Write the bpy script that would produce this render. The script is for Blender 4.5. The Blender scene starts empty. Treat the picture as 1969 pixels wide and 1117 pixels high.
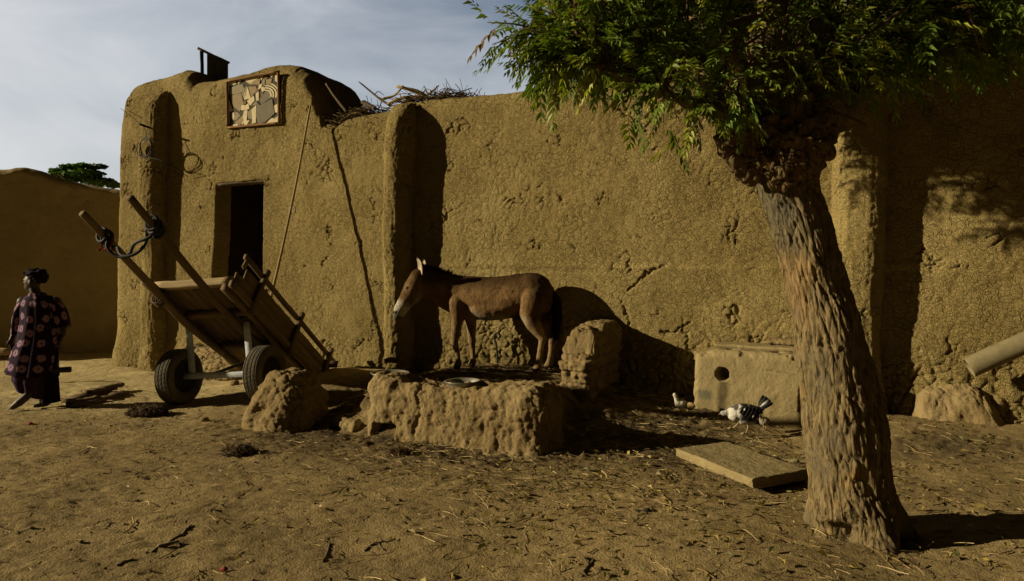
import bpy, math, random
import numpy as np
from mathutils import Vector, Matrix

random.seed(7)
rng = np.random.default_rng(7)
SC = bpy.context.scene
COL = SC.collection

# ------------------------------------------------------------------ photo geometry
F, CH, HZ, CX = 1313.0, 1.55, 530.0, 984.5       # focal (px), camera height, horizon row, centre column
def px(x, y, Y): return np.array([(x - CX) / F * Y, Y, CH + (HZ - y) / F * Y])
def gp(x, y, z=0.0): return px(x, y, (CH - z) * F / (y - HZ))
P0 = np.array([-1.75, 9.8]); W2 = np.array([.9063, -.4226]); N2 = np.array([-.4226, -.9063])
def wp(t, d, z):
    t, d, z = np.broadcast_arrays(np.asarray(t, float), np.asarray(d, float), np.asarray(z, float))
    return np.stack([P0[0] + W2[0] * t + N2[0] * d, P0[1] + W2[1] * t + N2[1] * d, z], -1)
def wt(x):
    r = (np.asarray(x, float) - CX) / F
    return (9.8 * r + 1.75) / (.9063 + .4226 * r)
def wtd(x, d):
    r = (np.asarray(x, float) - CX) / F
    return (r * (9.8 - .9063 * d) + 1.75 + .4226 * d) / (.9063 + .4226 * r)
def wpx(x, y, d): t = float(wtd(x, d)); return wp(t, d, CH + (HZ - y) / F * (9.8 - .4226 * t - .9063 * d))
def wz(x, y): return CH + (HZ - np.asarray(y, float)) / F * (9.8 - .4226 * wt(x))
def td(X, Y):
    a, b = X - P0[0], Y - P0[1]
    return a * W2[0] + b * W2[1], a * N2[0] + b * N2[1]

# ------------------------------------------------------------------ noise
def _hash(i, j, k, s):
    U = np.uint32
    n = i.astype(np.int64).astype(U) * U(374761393) + j.astype(np.int64).astype(U) * U(668265263) \
        + k.astype(np.int64).astype(U) * U(2246822519) + U((s * 3266489917) & 0xffffffff)
    n = (n ^ (n >> U(15))) * U(2246822519); n = (n ^ (n >> U(13))) * U(3266489917)
    return n ^ (n >> U(16))
def vnoise(P, s=0):
    P = np.asarray(P, np.float32)
    c = np.floor(P); f = P - c; u = f * f * f * (f * (f * 6 - 15) + 10)
    r = 0
    for dx in (0, 1):
        wx = u[..., 0] if dx else 1 - u[..., 0]
        for dy in (0, 1):
            wy = u[..., 1] if dy else 1 - u[..., 1]
            for dz in (0, 1):
                wz_ = u[..., 2] if dz else 1 - u[..., 2]
                h = _hash(c[..., 0] + dx, c[..., 1] + dy, c[..., 2] + dz, s).astype(np.float32) / np.float32(4294967296.)
                r = r + wx * wy * wz_ * h
    return r * 2 - 1
_R = np.array([[.8, .6, 0], [-.48, .64, .6], [.36, -.48, .8]], np.float32)
def fbm(P, o=4, s=0, g=.5):
    P = np.asarray(P, np.float32); a, r, n = 1., 0., 0.
    for i in range(o):
        r = r + a * vnoise(P, s + i); n += a; a *= g; P = P @ _R.T * 2.03 + 7.1
    return r / n
def worley(P, s=0, jit=.9, flat=False):
    P = np.asarray(P, np.float32); c = np.floor(P)
    f1 = np.full(P.shape[:-1], 9., np.float32); f2 = f1.copy(); idn = f1.copy()
    for dx in (-1, 0, 1):
        for dy in (-1, 0, 1):
            for dz in ((0,) if flat else (-1, 0, 1)):
                cx, cy, cz = c[..., 0] + dx, c[..., 1] + dy, c[..., 2] + dz
                h = _hash(cx, cy, cz, s)
                ox = (h & np.uint32(1023)).astype(np.float32) / 1023; oy = ((h >> np.uint32(10)) & np.uint32(1023)).astype(np.float32) / 1023
                oz = ((h >> np.uint32(20)) & np.uint32(1023)).astype(np.float32) / 1023
                q = (cx + .5 + jit * (ox - .5) - P[..., 0]) ** 2 + (cy + .5 + jit * (oy - .5) - P[..., 1]) ** 2
                if not flat: q = q + (cz + .5 + jit * (oz - .5) - P[..., 2]) ** 2
                q = np.sqrt(q)
                m = q < f1
                f2 = np.where(m, f1, np.minimum(f2, q)); idn = np.where(m, oz, idn); f1 = np.where(m, q, f1)
    return f1, f2, idn
def sst(a, b, x):
    x = np.clip((x - a) / (b - a), 0, 1); return x * x * (3 - 2 * x)

# ------------------------------------------------------------------ mesh plumbing
def gridF(nu, nv, wu=False, wv=False):
    i, j = np.meshgrid(np.arange(nu if wu else nu - 1), np.arange(nv if wv else nv - 1), indexing='ij')
    i, j = i.ravel(), j.ravel(); i2, j2 = (i + 1) % nu, (j + 1) % nv
    return np.stack([i * nv + j, i2 * nv + j, i2 * nv + j2, i * nv + j2], 1)
def mkmesh(name, V, Fc, mats, smooth=True, uv=None, col=None, mi=None):
    V = np.ascontiguousarray(V, np.float32)
    if isinstance(Fc, np.ndarray):
        loops = Fc.ravel().astype(np.int32); starts = (np.arange(len(Fc)) * Fc.shape[1]).astype(np.int32)
    else:
        ln = np.array([len(f) for f in Fc]); loops = np.concatenate([np.asarray(f, np.int32) for f in Fc])
        starts = np.concatenate([[0], np.cumsum(ln)[:-1]]).astype(np.int32)
    me = bpy.data.meshes.new(name)
    me.vertices.add(len(V)); me.vertices.foreach_set('co', V.ravel())
    me.loops.add(len(loops)); me.loops.foreach_set('vertex_index', loops)
    me.polygons.add(len(starts)); me.polygons.foreach_set('loop_start', starts)
    for m in (mats if isinstance(mats, (list, tuple)) else [mats]): me.materials.append(m)
    if mi is not None: me.polygons.foreach_set('material_index', np.asarray(mi, np.int32))
    me.update(calc_edges=True)
    me.polygons.foreach_set('use_smooth', np.full(len(starts), smooth))
    if uv is not None:
        l = me.uv_layers.new(name='UVMap'); l.data.foreach_set('uv', np.asarray(uv, np.float32)[loops].ravel())
    if col is not None:
        c = np.asarray(col, np.float32)
        if c.ndim == 1: c = np.stack([c] * 3, 1)
        a = me.attributes.new('Col', 'FLOAT_COLOR', 'POINT')
        a.data.foreach_set('color', np.concatenate([c, np.ones((len(c), 1), np.float32)], 1).ravel())
    me.validate(); me.update()
    return me
def tag(o, label, cat, group=None, kind=None):
    if label: o['label'] = label
    if cat: o['category'] = cat
    if group: o['group'] = group
    if kind: o['kind'] = kind
    return o
def thing(name, label, cat, loc, group=None):
    o = bpy.data.objects.new(name, None); o.empty_display_size = .1; COL.objects.link(o)
    o.location = Vector([float(v) for v in loc]); o['_root'] = [float(v) for v in loc]
    return tag(o, label, cat, group)
def part(name, V, Fc, mat, parent, label=None, **k):
    r = parent
    while r.parent is not None: r = r.parent
    V = np.asarray(V, float) - np.array(r['_root'])
    o = bpy.data.objects.new(name, mkmesh(name, V, Fc, mat, **k)); COL.objects.link(o); o.parent = parent
    if label: o['label'] = label
    return o
def solo(name, V, Fc, mat, label, cat, loc=None, group=None, kind=None, **k):
    V = np.asarray(V, float)
    loc = np.array([V[:, 0].mean(), V[:, 1].mean(), V[:, 2].min()]) if loc is None else np.asarray(loc, float)
    o = bpy.data.objects.new(name, mkmesh(name, V - loc, Fc, mat, **k)); COL.objects.link(o)
    o.location = Vector([float(v) for v in loc]); o['_root'] = [float(v) for v in loc]
    return tag(o, label, cat, group, kind)
class G:                                   # gathers pieces that make ONE mesh
    def __init__(s): s.V, s.F, s.uv, s.c, s.mi, s.n = [], [], [], [], [], 0
    def add(s, V, Fc, uv=None, col=None, mi=0):
        V = np.asarray(V, float)
        fl = Fc.tolist() if isinstance(Fc, np.ndarray) else Fc
        s.F += [[int(i) + s.n for i in f] for f in fl]; s.mi += [mi] * len(fl)
        s.uv.append(np.zeros((len(V), 2)) if uv is None else np.asarray(uv, float))
        c = np.ones(3) if col is None else np.asarray(col, float)
        s.c.append(np.broadcast_to(c, (len(V), 3)) if c.ndim == 1 else c)
        s.V.append(V); s.n += len(V); return s
    def kw(s): return dict(uv=np.concatenate(s.uv), col=np.concatenate(s.c), mi=s.mi)
    def part(s, name, mat, parent, **k): return part(name, np.concatenate(s.V), s.F, mat, parent, **{**s.kw(), **k})
    def solo(s, name, mat, label, cat, **k): return solo(name, np.concatenate(s.V), s.F, mat, label, cat, **{**s.kw(), **k})
def nrm(v):
    v = np.asarray(v, float); return v / np.maximum(np.linalg.norm(v, axis=-1, keepdims=True), 1e-9)
def curve(pts, n=24):                      # Catmull-Rom through points
    p = np.asarray(pts, float)
    if len(p) < 3: return p[0] + (p[-1] - p[0]) * np.linspace(0, 1, n)[:, None]
    q = np.vstack([2 * p[0] - p[1], p, 2 * p[-1] - p[-2]]); out = []
    for u in np.linspace(0, len(p) - 1 - 1e-6, n):
        i = int(u); f = u - i; a, b, c, d = q[i:i + 4]
        out.append(.5 * (2 * b + (c - a) * f + (2 * a - 5 * b + 4 * c - d) * f * f + (3 * b - a - 3 * c + d) * f ** 3))
    return np.array(out)
def frames(p):
    t = nrm(np.gradient(p, axis=0)); ref = np.array([0, 0, 1.]) if abs(t[0][2]) < .9 else np.array([1., 0, 0])
    u = nrm(np.cross(t[0], ref)); us = []
    for k in range(len(p)):
        u = nrm(u - t[k] * np.dot(u, t[k])); us.append(u)
    us = np.array(us); return t, us, np.cross(t, us)
def tube(p, r, seg=8, jit=0., flat=1.):
    p = np.asarray(p, float); r = np.atleast_1d(np.asarray(r, float))
    if len(r) != len(p): r = np.interp(np.linspace(0, 1, len(p)), np.linspace(0, 1, len(r)), r)
    t, u, v = frames(p); a = np.arange(seg) * 2 * np.pi / seg
    rr = r[:, None] * (1 + jit * rng.uniform(-1, 1, (len(p), seg)))
    V = p[:, None] + rr[..., None] * (np.cos(a)[None, :, None] * u[:, None] + flat * np.sin(a)[None, :, None] * v[:, None])
    L = np.concatenate([[0], np.cumsum(np.linalg.norm(np.diff(p, axis=0), axis=1))])
    uv = np.stack(np.broadcast_arrays(L[:, None], (a * r.mean())[None, :]), -1).reshape(-1, 2)
    n = len(p); Fc = gridF(n, seg, False, True)[:, ::-1].tolist()
    Fc += [list(range(seg))[::-1], [(n - 1) * seg + i for i in range(seg)]]
    return V.reshape(-1, 3), Fc, uv
def bar(a, b, w, h, up=(0, 0, 1), bev=.12, jit=.003, n=None, taper=1.):
    a, b = np.asarray(a, float), np.asarray(b, float); L = np.linalg.norm(b - a); e = (b - a) / L
    s = nrm(np.cross(e, up)); q = np.cross(s, e)
    n = n or max(2, int(L / .12) + 1); bw = min(w, h) * bev
    prof = np.array([(-w / 2 + bw, -h / 2), (w / 2 - bw, -h / 2), (w / 2, -h / 2 + bw), (w / 2, h / 2 - bw), (w / 2 - bw, h / 2), (-w / 2 + bw, h / 2), (-w / 2, h / 2 - bw), (-w / 2, -h / 2 + bw)])
    f = np.linspace(0, 1, n); wob = rng.normal(0, jit, (n, 2)); sc = 1 + (taper - 1) * f
    V = a + f[:, None, None] * L * e + ((prof[None, :, 0] * sc[:, None] + wob[:, :1])[..., None] * s + (prof[None, :, 1] * sc[:, None] + wob[:, 1:])[..., None] * q)
    V = V + rng.normal(0, jit * .5, V.shape)
    per = np.concatenate([[0], np.cumsum(np.linalg.norm(np.diff(prof, axis=0), axis=1))]); o = rng.uniform(0, 9)
    uv = np.stack(np.broadcast_arrays((f * L)[:, None] + o, per[None, :] + o), -1).reshape(-1, 2)
    Fc = gridF(n, 8, False, True).tolist(); Fc += [list(range(8)), [(n - 1) * 8 + i for i in range(8)][::-1]]
    return V.reshape(-1, 3), Fc, uv
def ball(c, r, n=12, m=18, rot=None):
    th = np.linspace(0, np.pi, n)[:, None]; ph = np.arange(m) * 2 * np.pi / m
    V = np.stack(np.broadcast_arrays(np.sin(th) * np.cos(ph), np.sin(th) * np.sin(ph), np.cos(th) + 0 * ph), -1).reshape(-1, 3) * np.asarray(r, float)
    if rot is not None: V = V @ np.asarray(rot).T
    return V + np.asarray(c, float), gridF(n, m, False, True)
def rod(pr, seg=14):                       # tapered capsule chain from [(point, radius)]
    p = np.array([q[0] for q in pr], float); r = np.array([q[1] for q in pr], float)
    t0, t1 = nrm(p[0] - p[1]), nrm(p[-1] - p[-2]); P, R = [], []
    for k in (80, 60, 40, 20): P.append(p[0] + t0 * r[0] * math.sin(math.radians(k))); R.append(r[0] * math.cos(math.radians(k)))
    P += list(p); R += list(r)
    for k in (20, 40, 60, 80): P.append(p[-1] + t1 * r[-1] * math.sin(math.radians(k))); R.append(r[-1] * math.cos(math.radians(k)))
    V, Fc, _ = tube(np.array(P), np.array(R), seg); return V, Fc
def lathe(prof, c, ax, seg=48, closed=True):
    ax = nrm(ax); u = nrm(np.cross(ax, (0, 0, 1.) if abs(ax[2]) < .9 else (1., 0, 0))); v = np.cross(ax, u); a = np.arange(seg) * 2 * np.pi / seg
    prof = np.asarray(prof, float)
    V = np.asarray(c) + prof[:, None, 0, None] * ax + prof[:, None, 1, None] * (np.cos(a)[None, :, None] * u + np.sin(a)[None, :, None] * v)
    uv = np.stack(np.broadcast_arrays(np.arange(len(prof))[:, None] / len(prof), a[None, :] / 6.2832), -1).reshape(-1, 2)
    return V.reshape(-1, 3), gridF(len(prof), seg, closed, True)[:, ::-1], uv
def remesh(pieces, voxel, it=6, fac=.5):   # many overlapping solids -> one continuous skin
    g = G()
    for p in pieces: g.add(p[0], p[1])
    me = mkmesh('tmp', np.concatenate(g.V), g.F, [])
    o = bpy.data.objects.new('tmp', me); COL.objects.link(o)
    m = o.modifiers.new('r', 'REMESH'); m.mode = 'VOXEL'; m.voxel_size = voxel
    m = o.modifiers.new('s', 'SMOOTH'); m.factor = fac; m.iterations = it
    dg = bpy.context.evaluated_depsgraph_get(); dg.update(); ev = o.evaluated_get(dg); em = ev.to_mesh()
    V = np.empty(len(em.vertices) * 3, np.float32); em.vertices.foreach_get('co', V); V = V.reshape(-1, 3)
    NN = np.empty(len(em.vertices) * 3, np.float32); em.vertices.foreach_get('normal', NN)
    Fc = [list(p.vertices) for p in em.polygons]
    ev.to_mesh_clear(); bpy.data.objects.remove(o); bpy.data.meshes.remove(me)
    return V.astype(float), Fc, NN.reshape(-1, 3).astype(float)
def lumpbox(half, res, shape, disp, rnd=6.):
    """closed rounded box; shape(q in [-1,1]^3) -> world points, disp(points) -> outward offset (metres)"""
    hx, hy, hz = half; Vs, Fs, n0 = [], [], 0
    for ax in range(3):
        o = [i for i in range(3) if i != ax]; na = max(3, int(2 * half[o[0]] / res)); nb = max(3, int(2 * half[o[1]] / res))
        A, B = np.meshgrid(np.linspace(-1, 1, na), np.linspace(-1, 1, nb), indexing='ij')
        for sg in (-1, 1):
            q = np.zeros((na * nb, 3)); q[:, o[0]] = A.ravel(); q[:, o[1]] = B.ravel(); q[:, ax] = sg
            f = gridF(na, nb)
            if (sg > 0) == (ax == 1): f = f[:, ::-1]
            Vs.append(q); Fs.append(f + n0); n0 += len(q)
    Q = np.concatenate(Vs); Fc = np.concatenate(Fs)
    key = np.round(Q, 6); _, first, inv = np.unique(key, axis=0, return_index=True, return_inverse=True)
    inv = inv.ravel(); Q = Q[first]; Fc = inv[Fc]
    H = np.array(half); k = np.min(H) * 2 / rnd                      # round the edges: push inside by a superellipse-like clamp
    A = Q * H; inner = np.clip(A, -(H - k), H - k); dlt = A - inner; ln = np.linalg.norm(dlt, axis=1, keepdims=True)
    nl = dlt / np.maximum(ln, 1e-9); B = inner + nl * k
    P, ax3 = shape(B, Q)                                              # ax3: world axes rows for local x,y,z
    Nw = nl @ ax3
    return P + Nw * disp(P, Nw, B)[:, None], Fc, B, Nw
# ------------------------------------------------------------------ materials
class M:
    def __init__(s, name, rough=.9, spec=.15):
        s.m = bpy.data.materials.new(name); s.m.use_nodes = True; s.t = s.m.node_tree; s.b = s.t.nodes['Principled BSDF']
        s.b.inputs['Roughness'].default_value = rough; s.b.inputs['Specular IOR Level'].default_value = spec
        s._co = None
    def n(s, k, **p):
        x = s.t.nodes.new(k)
        for a, v in p.items(): setattr(x, a, v)
        return x
    def ln(s, a, b): s.t.links.new(a, b)
    def co(s, kind='Object', scale=(1, 1, 1)):
        tc = s.n('ShaderNodeTexCoord'); mp = s.n('ShaderNodeMapping'); mp.inputs['Scale'].default_value = scale
        s.ln(tc.outputs[kind], mp.inputs[0]); return mp.outputs[0]
    def noise(s, v, sc, det=4, rough=.55, dist=0.):
        x = s.n('ShaderNodeTexNoise'); x.inputs['Scale'].default_value = sc; x.inputs['Detail'].default_value = det
        x.inputs['Roughness'].default_value = rough; x.inputs['Distortion'].default_value = dist; s.ln(v, x.inputs['Vector']); return x.outputs['Fac']
    def vor(s, v, sc, feat='F1', rnd=1., out='Distance'):
        x = s.n('ShaderNodeTexVoronoi', feature=feat); x.inputs['Scale'].default_value = sc; x.inputs['Randomness'].default_value = rnd
        s.ln(v, x.inputs['Vector']); return x.outputs[out]
    def ramp(s, f, st, interp='LINEAR'):
        x = s.n('ShaderNodeValToRGB'); x.color_ramp.interpolation = interp; e = x.color_ramp.elements
        while len(e) < len(st): e.new(.5)
        for a, (p, c) in zip(e, st):
            a.position = p; a.color = (*c, 1) if not np.isscalar(c) else (c, c, c, 1)
        s.ln(f, x.inputs[0]); return x.outputs[0]
    def mix(s, f, a, b, mode='MIX'):
        x = s.n('ShaderNodeMix', data_type='RGBA', blend_type=mode)
        for sk, v in ((x.inputs[0], f), (x.inputs[6], a), (x.inputs[7], b)):
            if hasattr(v, 'links'): s.ln(v, sk)
            else: sk.default_value = v if np.isscalar(v) else (*v, 1)
        return x.outputs[2]
    def math(s, op, a, b=0., cl=False):
        x = s.n('ShaderNodeMath', operation=op, use_clamp=cl)
        for sk, v in zip(x.inputs, (a, b)):
            if hasattr(v, 'links'): s.ln(v, sk)
            else: sk.default_value = v
        return x.outputs[0]
    def attr(s, nm='Col'): return s.n('ShaderNodeAttribute', attribute_name=nm).outputs['Color']
    def color(s, c):
        if hasattr(c, 'links'): s.ln(c, s.b.inputs['Base Color'])
        else: s.b.inputs['Base Color'].default_value = (*c, 1)
        return s
    def bump(s, h, dist, strength=1., prev=None):
        x = s.n('ShaderNodeBump'); x.inputs['Distance'].default_value = dist; x.inputs['Strength'].default_value = strength
        s.ln(h, x.inputs['Height'])
        if prev is not None: s.ln(prev, x.inputs['Normal'])
        s.ln(x.outputs[0], s.b.inputs['Normal']); return x.outputs[0]

def earth(name, cA, cB, cC, crack=22., cdist=.006, grain=.004, usecol=False, fleck=None):
    k = M(name, .97, .08); v = k.co()
    n1 = k.noise(v, .9, 5, .6); n2 = k.noise(v, 9, 5, .65); n3 = k.noise(v, 70, 3, .7)
    c = k.mix(k.ramp(n1, [(.35, 0.), (.68, 1.)]), cA, cB)
    c = k.mix(k.ramp(n2, [(.45, 0.), (.75, .75)]), c, cC)
    c = k.mix(.35, c, k.ramp(n3, [(.3, .45), (.7, .95)]), 'MULTIPLY')
    if crack:                                              # rain streaks and patches of newer plaster
        sv = k.noise(k.co(scale=(2.6, 2.6, .28)), 3., 4, .6); c = k.mix(k.ramp(sv, [(.52, 0.), (.70, .5)]), c, cB); pt = k.noise(v, .55, 3, .5, .8); c = k.mix(k.ramp(pt, [(.50, 0.), (.56, .45)]), c, cC)
    if fleck:                                              # bits of chopped straw in the plaster
        f = k.vor(k.co(scale=(1, 1, .35)), 34., rnd=1.); f = k.ramp(f, [(.06, 1.), (.11, 0.)]); c = k.mix(k.math('MULTIPLY', f, .55), c, fleck)
    if usecol: c = k.mix(1., c, k.attr(), 'MULTIPLY')
    k.color(c)
    pv = None
    if crack:
        wv = k.n('ShaderNodeVectorMath', operation='ADD'); k.ln(v, wv.inputs[0])
        nz = k.n('ShaderNodeTexNoise'); nz.inputs['Scale'].default_value = 11; k.ln(v, nz.inputs['Vector'])
        sc = k.n('ShaderNodeVectorMath', operation='SCALE'); sc.inputs['Scale'].default_value = .07; k.ln(nz.outputs['Color'], sc.inputs[0]); k.ln(sc.outputs[0], wv.inputs[1])
        d = k.vor(wv.outputs[0], crack, 'DISTANCE_TO_EDGE'); d = k.ramp(d, [(0., 0.), (.02, .1), (.052, 1.)])
        e = k.vor(wv.outputs[0], crack * 2.6, 'DISTANCE_TO_EDGE'); e = k.ramp(e, [(0., .6), (.09, 1.)])
        n4 = k.noise(v, 2.6, 4, .6)
        d2 = k.mix(k.ramp(n4, [(.43, .06), (.56, 1.)]), (1, 1, 1), d); e2 = k.mix(k.ramp(n1, [(.35, .3), (.6, 1.)]), (1, 1, 1), e)
        pv = k.bump(k.mix(1., d2, e2, 'MULTIPLY'), cdist)
    n5 = k.noise(v, 38, 4, .75); pv = k.bump(n2, grain * 2.4, 1., pv); pv = k.bump(n5, grain * 1.9, 1., pv); k.bump(n3, grain * 1.8, 1., pv)
    return k.m

MUD = earth('mud_plaster', (.305, .234, .094), (.250, .188, .070), (.358, .280, .120), 12., .028, .0036, True, (.5, .4, .2))
MUD_ROUGH = earth('eroded_mud', (.315, .23, .11), (.25, .178, .08), (.385, .295, .15), 26., .004, .006, True)
MUD_FAR = earth('far_mud', (.38, .30, .16), (.33, .255, .135), (.42, .335, .185), 16., .004, .003, False)
SOIL = earth('soil', (1, 1, 1), (.84, .84, .82), (1.12, 1.1, 1.06), 0, 0, .006, True)
CONC = earth('rough_cement', (.32, .255, .13), (.275, .215, .105), (.37, .30, .155), 0, 0, .0035, True)

def simple(name, c, rough=.7, spec=.3, var=.35, sc=30., bump=.0, metal=0., usecol=False, c2=None):
    k = M(name, rough, spec); v = k.co(); n = k.noise(v, sc, 4, .6)
    c = k.mix(k.ramp(n, [(.35, 0.), (.7, 1.)]), c, c2 or tuple(x * (1 - var) for x in c))
    if usecol: c = k.mix(1., c, k.attr(), 'MULTIPLY')
    k.color(c); k.b.inputs['Metallic'].default_value = metal
    if bump: k.bump(k.noise(v, sc * 3, 3), bump)
    return k.m
def wood(name, a, b, dark, gl=3., gw=90., bump=.002):
    k = M(name, .85, .15); v = k.co('UV', (gl, gw, 1)); n = k.noise(v, 1., 4, .65, .6); v2 = k.co('UV', (1.2, 9, 1)); n2 = k.noise(v2, 2., 3)
    c = k.mix(k.ramp(n, [(.3, 0.), (.7, 1.)]), a, b); c = k.mix(k.ramp(n, [(.62, 0.), (.75, .8)]), c, dark)
    c = k.mix(k.ramp(n2, [(.4, 0.), (.75, .6)]), c, dark); c = k.mix(1., c, k.attr(), 'MULTIPLY'); k.color(c); k.bump(n, bump); return k.m
WOOD = wood('weathered_wood', (.205, .148, .080), (.14, .098, .052), (.06, .04, .022))
WOOD_PALE = wood('pale_wood', (.40, .31, .17), (.30, .22, .115), (.16, .11, .055))
WOOD_GREY = wood('grey_bark', (.15, .115, .075), (.09, .066, .04), (.035, .025, .015), 6, 50)
FRAME = wood('frame_wood', (.30, .18, .08), (.20, .11, .05), (.09, .05, .02))
STEEL = simple('painted_steel', (.52, .57, .64), .55, .4, .3, 14., .001, 0., c2=(.36, .39, .42))
DARK_IRON = simple('dark_iron', (.03, .026, .022), .7, .3, .4, 40)
TIN = simple('enamel_basin', (.40, .38, .32), .35, .5, .3, 12., .0, .5)
RUBBER = simple('tyre_rubber', (.085, .078, .064), .9, .15, .2, 9., .0, c2=(.15, .125, .085))
RIMM = simple('rusty_rim', (.045, .035, .026), .85, .2, .5, 30., .002)
CORD = simple('black_cord', (.018, .019, .022), .7, .3, .3, 40)
RED = simple('red_rag', (.20, .025, .03), .9, .1, .4, 60)
SHEET = simple('zinc_sheet', (.13, .13, .125), .6, .4, .4, 8)
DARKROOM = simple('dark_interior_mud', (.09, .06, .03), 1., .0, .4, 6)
STRAW = simple('straw', (.55, .44, .24), .8, .2, .5, 20, usecol=True)
TWIG = simple('twig_bark', (.10, .07, .045), .95, .1, .5, 25, .002)
SKIN = simple('skin', (.05, .028, .017), .55, .35, .2, 20)
WRAP = simple('black_cloth', (.014, .009, .013), .95, .1, .5, 50, .003)
SKIRT = simple('purple_wrap', (.045, .022, .06), .9, .1, .5, 12, .002)
PIPE = simple('plaster_pipe', (.215, .18, .10), .85, .2, .3, 9, .002)
DUNG = simple('dung', (.05, .034, .02), 1., .05, .5, 40, .01)
CHAL = simple('chalk_paint', (.36, .32, .20), 1., .0, .2, 60)
KRED = simple('faded_red_scrap', (.30, .06, .05), .9, .1, .3, 40)

def robe_mat():
    k = M('tie_dyed_cloth', .9, .1)
    v = k.co('UV', (1, 1, 1)); vo = k.n('ShaderNodeTexVoronoi', feature='F1', voronoi_dimensions='2D')
    vo.inputs['Scale'].default_value = 6.9; vo.inputs['Randomness'].default_value = .5; k.ln(v, vo.inputs['Vector'])
    n = k.noise(v, 42, 3); d = k.math('ADD', vo.outputs['Distance'], k.math('MULTIPLY', k.math('SUBTRACT', n, .5), .26))
    f = k.ramp(d, [(.03, .1), (.08, 1.), (.25, .9), (.33, 0.)])
    sp = k.ramp(k.noise(v, 75, 2), [(.36, .35), (.58, 1.)])
    c = k.mix(k.math('MULTIPLY', f, sp), (.016, .006, .019), (.38, .23, .34)); k.color(c); k.bump(k.noise(v, 30, 3), .006); return k.m
ROBE = robe_mat()

def fur():
    k = M('donkey_coat', .95, .06); v = k.co(scale=(1, 1, .4)); n = k.noise(v, 130, 3, .7); n2 = k.noise(k.co(), 7, 4)
    n3 = k.noise(k.co(scale=(1, 1, .5)), 38, 4, .7); c = k.mix(.75, k.attr(), k.ramp(n, [(.3, .35), (.7, 1.25)]), 'MULTIPLY'); c = k.mix(.7, c, k.ramp(n2, [(.3, .45), (.7, 1.1)]), 'MULTIPLY'); c = k.mix(.5, c, k.ramp(n3, [(.35, .45), (.65, 1.2)]), 'MULTIPLY')
    k.color(c); pv = k.bump(n3, .010); k.bump(n, .006, 1., pv); return k.m
FUR = fur()
FEATHER = simple('feathers', (1, 1, 1), .75, .2, .25, 90, .004, usecol=True)
def bark():
    k = M('bark', .95, .08); v = k.co(scale=(1, 1, .13)); n = k.noise(v, 42, 6, .72, .8); n2 = k.noise(k.co(), 3.2, 4); n3 = k.noise(k.co(), 80, 3, .7)
    c = k.mix(k.ramp(n, [(.35, 0.), (.62, 1.)]), (.075, .056, .029), (.245, .185, .092))
    c = k.mix(k.ramp(n2, [(.5, 0.), (.66, .6)]), c, (.125, .105, .07)); c = k.mix(k.ramp(n2, [(.30, .7), (.40, 0.)]), c, (.36, .23, .09))
    c = k.mix(1., c, k.attr(), 'MULTIPLY'); k.color(c); ev = k.ramp(k.vor(k.co(scale=(1, 1, .22)), 17., 'DISTANCE_TO_EDGE'), [(0., 0.), (.10, .8), (.2, 1.)]); ev = k.mix(k.ramp(n2, [(.42, 1.), (.58, .35)]), (1, 1, 1), ev); pv = k.bump(ev, .011); pv = k.bump(n, .007, 1., pv); k.bump(n3, .004, 1., pv); return k.m
BARK = bark()
def leaf(name, dark=1.):
    k = M(name, .5, .35); a = k.attr(); k.color(a)
    tr = k.n('ShaderNodeBsdfTranslucent'); k.ln(k.mix(1., a, (1.1, 1.2, .5), 'MULTIPLY'), tr.inputs[0])
    mx = k.n('ShaderNodeMixShader'); mx.inputs[0].default_value = .3; k.ln(k.b.outputs[0], mx.inputs[1]); k.ln(tr.outputs[0], mx.inputs[2])
    k.ln(mx.outputs[0], k.t.nodes['Material Output'].inputs[0]); return k.m
LEAF = leaf('neem_leaf')

# ------------------------------------------------------------------ terrain height
def zg(X, Y):
    X, Y = np.asarray(X, float), np.asarray(Y, float); t, d = td(X, Y)
    z = -.16 * sst(9.2, 12., Y) * sst(-3.2, -5.5, X)
    near = sst(2.8, .5, d) * sst(-9., 0., d + 8.9 * (d < 0))
    z = z + .22 * sst(2.9, .5, d) * sst(-2.6, -.4, t) * sst(4.2, 2.6, t)
    z = z + .12 * sst(1.6, .3, d) * (sst(2.6, 3.3, t) * sst(5.3, 4.4, t) + sst(5.2, 6.0, t))
    z = z + .10 * sst(1.3, .2, d) * sst(-2., -4.5, t)
    pen = sst(.55, 1.5, t) * sst(3.45, 2.95, t) * sst(2.75, 2.2, d)
    z = z * (1 - pen) + pen * .36
    return z
def mud_disp(P, s=0, amp=1., crack=.10, cd=.007, rough=None):
    w = np.stack([fbm(P * 6, 2, 50 + i) for i in range(3)], -1) * .035
    d = .022 * fbm(P * 1.1, 3, 3 + s) + .009 * fbm(P * 5.5, 3, 11 + s) + .005 * fbm(P * 24, 3, 17 + s)
    f1, f2, _ = worley((P + w) / crack, 5 + s); e = f2 - f1
    m = sst(-.25, .3, fbm(P * 1.7, 3, 23 + s))
    d = d - cd * np.exp(-(e / .11) ** 2) * (.05 + .95 * m)
    d = d - .030 * np.exp(-(e / .075) ** 2) * sst(.33, .50, fbm(P * 3.6, 3, 59))
    g1, _, r = worley((P + w * 3.2) * np.array([1, 1, .75]) / .30 + .35 * fbm(P * 14, 2, 57)[..., None], 9 + s); d = d - .030 * sst(.12, .04, g1) * (r > .72) * (m > .35)        # pits where plaster fell out
    k1, _, r = worley((P + w) / .17, 29 + s); d = d + .008 * sst(.28, .05, k1) * (r > .85)               # clods
    if rough is not None:
        q, q2, _ = worley((P + 2 * w) / .13, 31 + s)
        d = d + rough * (.05 * fbm(P * 4, 4, 37 + s) - .03 * np.exp(-((q2 - q) / .12) ** 2) - .02)
    return d * amp

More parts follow.
